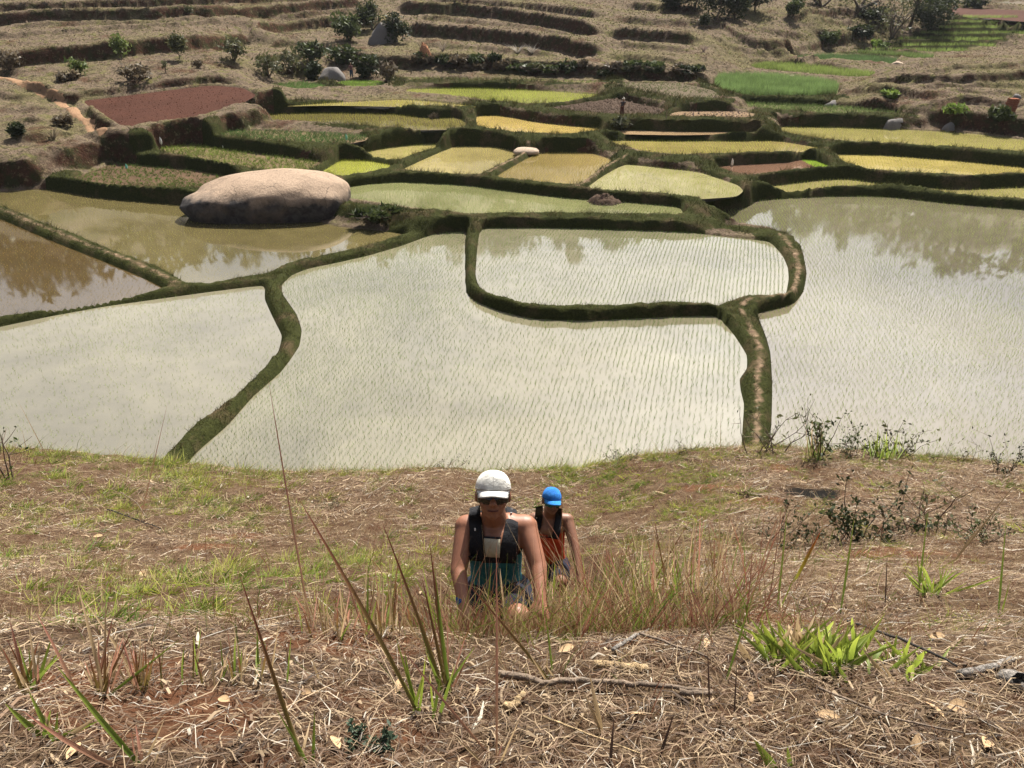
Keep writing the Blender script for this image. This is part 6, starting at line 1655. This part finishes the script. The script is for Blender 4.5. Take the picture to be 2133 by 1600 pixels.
def climber(label, J, hs, skin, top_col, vest_panels, extra, cap_mats, lens, singlet, shorts, hair, turn=0.0, tilt=18.0, roll=0.0):
    D = {k: at_depth(*[np.float64(x) for x in v]) for k, v in J.items()}
    base = np.array([D['pelvis'][0], D['pelvis'][1], fore_tab(np.array([D['pelvis'][0]]), np.array([D['pelvis'][1]]))[0]])
    root = empty('person', base); tag(root, label, 'person')
    tl, tn, ro = R(tilt), R(turn), R(roll)
    Fd = np.array([math.sin(tn) * math.cos(tl), -math.cos(tn) * math.cos(tl), math.sin(tl)])
    X = np.cross([0, 0, 1.0], Fd); X /= np.linalg.norm(X); X = -X if X[0] < 0 else X
    U = np.cross(X, -Fd) if np.cross(X, -Fd)[2] > 0 else np.cross(-Fd, X)
    X, U = X * math.cos(ro) + U * math.sin(ro), U * math.cos(ro) - X * math.sin(ro)
    h = D['head']; nb = D['neck']
    HP = head_parts(h, X, Fd, U, hs)
    tors = [('cap', D['chest'], D['belly'], .125 * hs, .118 * hs, .72), ('cap', D['belly'], D['pelvis'], .118 * hs, .135 * hs, .78), ('cap', D['shL'], D['shR'], .060 * hs, .060 * hs), ('cap', nb, D['chest'], .075 * hs, .13 * hs, .7),
            ('cap', (D['shL'] + nb) / 2, D['chest'], .065 * hs, .1 * hs), ('cap', (D['shR'] + nb) / 2, D['chest'], .065 * hs, .1 * hs)]
    arms = []
    for sd in 'LR':
        arms += [('cap', D['sh' + sd], D['el' + sd], .056 * hs, .040 * hs), ('cap', D['el' + sd], D['wr' + sd], .041 * hs, .027 * hs), ('cap', D['sh' + sd] * .65 + D['el' + sd] * .35, D['sh' + sd] * .45 + D['el' + sd] * .55, .047 * hs, .045 * hs)]
        arms += hand(D['wr' + sd], D['wr' + sd] - D['el' + sd] + np.array([0, -0.02, -0.03]), np.array([1.0 if sd == 'L' else -1.0, 0, 0.0]), hs)
    legs = []
    for sd in 'LR':
        g = D['an' + sd].copy(); g[2] = fore_tab(g[:1], g[1:2])[0] + 0.09
        hp = D['pelvis'] + (D['sh' + sd] - (D['shL'] + D['shR']) / 2) * 0.55
        legs += [('cap', hp, D['kn' + sd], .085 * hs, .058 * hs), ('cap', D['kn' + sd], g, .056 * hs, .037 * hs), ('cap', D['kn' + sd] * .7 + g * .3 + [0, .012, 0], D['kn' + sd] * .5 + g * .5 + [0, .012, 0], .054 * hs, .048 * hs), ('cap', g - [0, 0, .045], g + np.array([0, -.17, -.05]), .042, .034)]
        D['ft' + sd] = g
    neck = [('cap', h - U * .05 * hs - Fd * .02, nb, .054 * hs, .066 * hs), ('cap', nb, (D['shL'] + D['shR']) / 2, .06 * hs, .085 * hs)]
    body = solid(HP + neck + tors + arms + legs, 0.0075, 3, 'body')
    bw = body.copy()
    shift(body, base)
    link('body', body, skin, root)
    # clothes
    wear = solid([(p[0], p[1], p[2], p[3] + .010, p[4] + .010, *p[5:]) if p[0] == 'cap' else p for p in tors[:2] + tors[3:4]], 0.009, 4, 'singlet')
    ax = D['pelvis'] - nb; L = np.linalg.norm(ax); ax = ax / L
    neckline, hem = singlet['neck'], singlet['hem']
    def keep(co):
        q = np.array(co); t = (q - nb) @ ax / L; side = abs((q - nb)[0])
        return neckline + max(0, 0.06 - side) * -0.0 < t < hem
    cut(wear, keep)
    wm = wear.copy(); shift(wear, base); link('singlet', wear, singlet['mat'], root)
    hipL = D['pelvis'] + (D['shL'] - (D['shL'] + D['shR']) / 2) * 0.55; hipR = D['pelvis'] + (D['shR'] - (D['shL'] + D['shR']) / 2) * 0.55
    sh_ = solid([('cap', D['belly'] * .25 + D['pelvis'] * .75, D['pelvis'], .138 * hs, .152 * hs, .82), ('cap', hipL, hipL * .16 + D['knL'] * .84, .105 * hs, .084 * hs), ('cap', hipR, hipR * .16 + D['knR'] * .84, .105 * hs, .084 * hs)], 0.010, 4, 'shorts')
    shift(sh_, base); link('shorts', sh_, shorts, root)
    for sd in 'LR':
        g = D['ft' + sd]
        shoe = solid([('cap', g - [0, -.03, .055], g + np.array([0, -.18, -.058]), .046, .040), ('cap', g - [0, 0, .02], g - [0, 0, .05], .047, .05)], 0.010, 2, 'shoe')
        shift(shoe, base); link('shoe', shoe, extra['shoe'], root)
    both = bpy.data.meshes.new('tmp'); bmx = bmesh.new(); bmx.from_mesh(bw); bmx.from_mesh(wm); bmx.to_mesh(both); bmx.free()
    vest = empty('running_vest', (0, 0, 0)); vest.parent = root
    for nm, lft, rgt, off_, th, bulge, mat in vest_panels:
        me = panel(both, lft, rgt, 14, 8, off_, th, nm, bulge); shift(me, base); link(nm, me, mat, vest)
    pk = solid([('cap', D['chest'] * .8 + nb * .2 + np.array([0, .15, 0]) * hs, D['belly'] * .8 + D['chest'] * .2 + np.array([0, .13, .03]) * hs, .10 * hs, .10 * hs, .6)], 0.012, 3, 'back_pack'); shift(pk, base); link('back_pack', pk, vest_panels[0][6], vest)
    # hair under the cap, cap, glasses, mouth
    hr = solid([('ell', h + U * .0 * hs - Fd * .03 * hs, np.array((.078, .078, .062)) * hs, (X, Fd, U))], 0.006, 2, 'hair'); cut(hr, lambda co: (np.array(co) - h) @ Fd < 0.012 * hs); shift(hr, base); link('hair', hr, hair, root)
    cap_hat(root, base, h, X, Fd, U, hs, *cap_mats)
    glasses(root, base, h, X, Fd, U, hs, lens)
    P = lambda x, f, u: h + hs * (X * x + Fd * f + U * u)
    T = np.array([P(x, .0955 - 2.2 * x * x * 4, -.0645 + 1.2 * x * x * 4) for x in np.linspace(-.024, .024, 9)])
    v, f = tube(T - base, .0026 * hs, .0026 * hs, 6); link('mouth', np_mesh('mouth', v, f), extra['mouth'], root)
    for nm, a, b, r0, r1, mat in extra.get('bits', []):
        A = at_depth(*[np.float64(q) for q in a]); Bq = at_depth(*[np.float64(q) for q in b])
        me = solid([('cap', A, Bq, r0, r1)], 0.006, 2, nm); shift(me, base); link(nm, me, mat, root)
    return root

SK1 = skin_mat('sunburnt_skin', (0.25, 0.108, 0.062)); SK2 = skin_mat('tanned_skin', (0.19, 0.088, 0.052))
BLACK = fabric('black_vest', (0.018, 0.018, 0.022)); CREAM = fabric('cream_pouch', (0.50, 0.45, 0.33)); TEAL = fabric('teal_shirt', (0.03, 0.17, 0.21)); NAVY = fabric('navy_shorts', (0.011, 0.013, 0.028))
WHITE = fabric('white_cap', (0.74, 0.72, 0.66)); WHITE2 = fabric('white_peak', (0.82, 0.81, 0.78)); SEAM = fabric('grey_seam', (0.30, 0.29, 0.27)); BLUE = fabric('blue_cap', (0.03, 0.22, 0.68)); BLUE2 = fabric('blue_peak', (0.04, 0.28, 0.78)); BSEAM = fabric('dark_blue_seam', (0.01, 0.05, 0.25))
ORANGE = fabric('orange_singlet', (0.72, 0.085, 0.03)); HAIR = plain('brown_hair', (0.06, 0.035, 0.02), 0.6, 0.3, 80); LIP = plain('mouth', (0.10, 0.03, 0.028), 0.5, 0.1, 40); SHOE = fabric('blue_shoe', (0.03, 0.10, 0.30)); BUCK = plain('metal_buckle', (0.6, 0.6, 0.6), 0.35, 0.1, 30)
t = NT('dark_lens'); LENS = t.pbr((0.012, 0.010, 0.010), 0.08, None, 0.5)
t = NT('green_lens'); GLENS = t.pbr((0.01, 0.10, 0.07), 0.1, None, 0.6)

climber('person in white cap, sunglasses and black running vest climbing the slope, bent forward',
        dict(head=(1027, 1031, 3.72), neck=(1030, 1092, 3.90), shL=(972, 1097, 3.88), shR=(1095, 1097, 3.88), chest=(1032, 1128, 3.86), belly=(1033, 1192, 3.98), pelvis=(1035, 1232, 4.10),
             elL=(955, 1188, 3.78), wrL=(966, 1262, 3.66), elR=(1122, 1180, 3.78), wrR=(1126, 1254, 3.66), knL=(990, 1300, 3.72), knR=(1078, 1284, 3.68), anL=(990, 1390, 4.0), anR=(1080, 1340, 3.75)), 1.0,
        SK1, None,
        [('strap', [(978, 1058), (976, 1085), (979, 1115), (976, 1150), (984, 1168)], [(1000, 1052), (1002, 1080), (1007, 1110), (1010, 1140), (1012, 1170)], 0.012, 0.03, 0.016, BLACK),
         ('strap', [(1055, 1054), (1054, 1085), (1048, 1112), (1042, 1140), (1040, 1170)], [(1076, 1062), (1080, 1090), (1078, 1118), (1080, 1150), (1072, 1170)], 0.012, 0.03, 0.016, BLACK),
         ('pouch', [(1008, 1121), (1009, 1140), (1012, 1160)], [(1042, 1124), (1042, 1142), (1041, 1162)], 0.020, 0.02, 0.012, CREAM),
         ('hem_band', [(976, 1158), (980, 1172)], [(1076, 1160), (1074, 1174)], 0.010, 0.02, 0.004, BLACK),
         ('chest_strap', [(1008, 1117), (1008, 1121)], [(1044, 1119), (1044, 1123)], 0.016, 0.01, 0.0, BLACK),
         ('buckle', [(1064, 1060), (1063, 1068)], [(1068, 1060), (1067, 1068)], 0.034, 0.008, 0.0, BUCK), ('buckle', [(988, 1100), (988, 1106)], [(991, 1100), (991, 1106)], 0.034, 0.008, 0.0, BUCK)],
        dict(shoe=SHOE, mouth=LIP, bits=[('wristband', (962, 1246, 3.69), (964, 1256, 3.67), .030, .029, SHOE)]), (WHITE, WHITE2, SEAM), LENS, dict(mat=TEAL, neck=0.20, hem=0.95), NAVY, HAIR, 2.0, 29.0, -2.0)
climber('person in blue cap and orange singlet climbing behind, hands on the slope',
        dict(head=(1149, 1043, 6.80), neck=(1146, 1078, 6.98), shL=(1113, 1081, 6.96), shR=(1182, 1083, 6.96), chest=(1146, 1102, 6.94), belly=(1146, 1142, 7.04), pelvis=(1146, 1178, 7.14),
             elL=(1098, 1140, 6.85), wrL=(1100, 1190, 6.70), elR=(1198, 1142, 6.84), wrR=(1207, 1200, 6.72), knL=(1125, 1215, 6.8), knR=(1168, 1212, 6.72), anL=(1125, 1270, 7.0), anR=(1168, 1268, 6.95)), 0.98,
        SK2, None,
        [('strap', [(1116, 1056), (1114, 1075), (1112, 1095), (1116, 1118)], [(1131, 1053), (1131, 1075), (1127, 1095), (1122, 1118)], 0.012, 0.03, 0.014, BLACK),
         ('strap', [(1158, 1056), (1157, 1076), (1153, 1100), (1149, 1122)], [(1171, 1060), (1170, 1080), (1168, 1104), (1164, 1124)], 0.012, 0.03, 0.014, BLACK),
         ('chest_strap', [(1124, 1117), (1124, 1119)], [(1152, 1119), (1152, 1121)], 0.016, 0.01, 0.0, BLACK), ('buckle', [(1116, 1076), (1116, 1080)], [(1119, 1076), (1119, 1080)], 0.034, 0.008, 0.0, BUCK)],
        dict(shoe=SHOE, mouth=LIP), (BLUE, BLUE2, BSEAM), GLENS, dict(mat=ORANGE, neck=0.16, hem=0.95), NAVY, HAIR, 12.0, 18.0, -8.0)

# field workers far off
def worker(px, py, hpx, label, shirt, legs_, hat, bend=0.0):
    p = at_ground(px, py); H = px_size(p, hpx); s = H / 1.7
    q = lambda x, y, z: np.array([x, y, z]) * s
    root = empty('person', p); tag(root, label, 'person')
    parts = [('ell', q(bend * .55, 0, 1.55), np.array((.075, .09, .11)) * s, np.eye(3)), ('cap', q(bend * .5, 0, 1.44), q(bend * .4, 0, 1.3), .05 * s, .06 * s), ('cap', q(bend * .4, 0, 1.25), q(0, 0, .92), .15 * s, .13 * s, .65), ('cap', q(bend * .4 - .17, 0, 1.3), q(bend * .4 + .17, 0, 1.3), .055 * s, .055 * s)]
    for sg in (-1, 1):
        e = q(bend * .4 + sg * .24 - .1, -.05, 1.05); w_ = q(bend * .4 + sg * .16 - .25, -.2, .95)
        parts += [('cap', q(bend * .4 + sg * .19, 0, 1.3), e, .045 * s, .035 * s), ('cap', e, w_, .034 * s, .025 * s), ('cap', w_, w_ + q(-.05, -.05, -.02), .028 * s, .02 * s),
                  ('cap', q(sg * .09, 0, .9), q(sg * .1, -.04, .48), .085 * s, .055 * s), ('cap', q(sg * .1, -.04, .48), q(sg * .1, 0, .06), .052 * s, .035 * s), ('cap', q(sg * .1, .03, .03), q(sg * .11, -.13, .02), .035 * s, .03 * s)]
    link('body', solid(parts, 0.02 * s, 2, 'body'), SK2, root)
    link('shirt', solid([('cap', q(bend * .4, 0, 1.27), q(0, 0, .95), .165 * s, .15 * s, .7), ('cap', q(bend * .4 - .2, 0, 1.29), q(bend * .4 + .2, 0, 1.29), .065 * s, .065 * s)], 0.02 * s, 2, 'shirt'), shirt, root)
    link('trousers', solid([('cap', q(0, 0, .95), q(0, 0, .85), .15 * s, .14 * s, .75)] + [('cap', q(sg * .09, 0, .85), q(sg * .1, -.04, .3), .1 * s, .07 * s) for sg in (-1, 1)], 0.02 * s, 2, 'trousers'), legs_, root)
    if hat:
        link('hat', solid([('cap', q(bend * .55, 0, 1.62), q(bend * .55, 0, 1.70), .09 * s, .08 * s), ('ell', q(bend * .55, 0, 1.61), np.array((.17, .17, .02)) * s, np.eye(3))], 0.018 * s, 1, 'hat'), hat, root)
worker(1295, 243, 35, 'field worker in dark clothes and pale hat standing in tilled mud', fabric('dark_shirt', (0.04, 0.032, 0.04)), fabric('dark_red_wrap', (0.09, 0.035, 0.03)), fabric('pale_hat', (0.55, 0.5, 0.42)), 0.15)
worker(733, 165, 30, 'person in dark blue clothes standing by the bank behind the nursery pond', fabric('faded_red_shirt', (0.14, 0.06, 0.06)), fabric('dark_blue_trousers', (0.04, 0.06, 0.10)), None, 0.0)
# ------------------------------------------------------------------ thin haze in the valley air
HAZE = 0.00007
bm = bmesh.new(); bmesh.ops.create_cube(bm, size=1)
me = bpy.data.meshes.new('haze'); bm.to_mesh(me); bm.free()
hz_ = link('haze', me); hz_.scale = (1100, 1000, 230); hz_.location = (0, 300, 105)
t = NT('haze_air'); vp = t.n('ShaderNodeVolumePrincipled'); vp.inputs['Color'].default_value = (0.86, 0.90, 1.0, 1); vp.inputs['Density'].default_value = HAZE
vp.inputs['Anisotropy'].default_value = 0.3
t.l(vp.outputs['Volume'], t.out.inputs['Volume']); me.materials.append(t.m)
tag(hz_, 'thin pale haze filling the valley air', 'haze', kind='stuff')
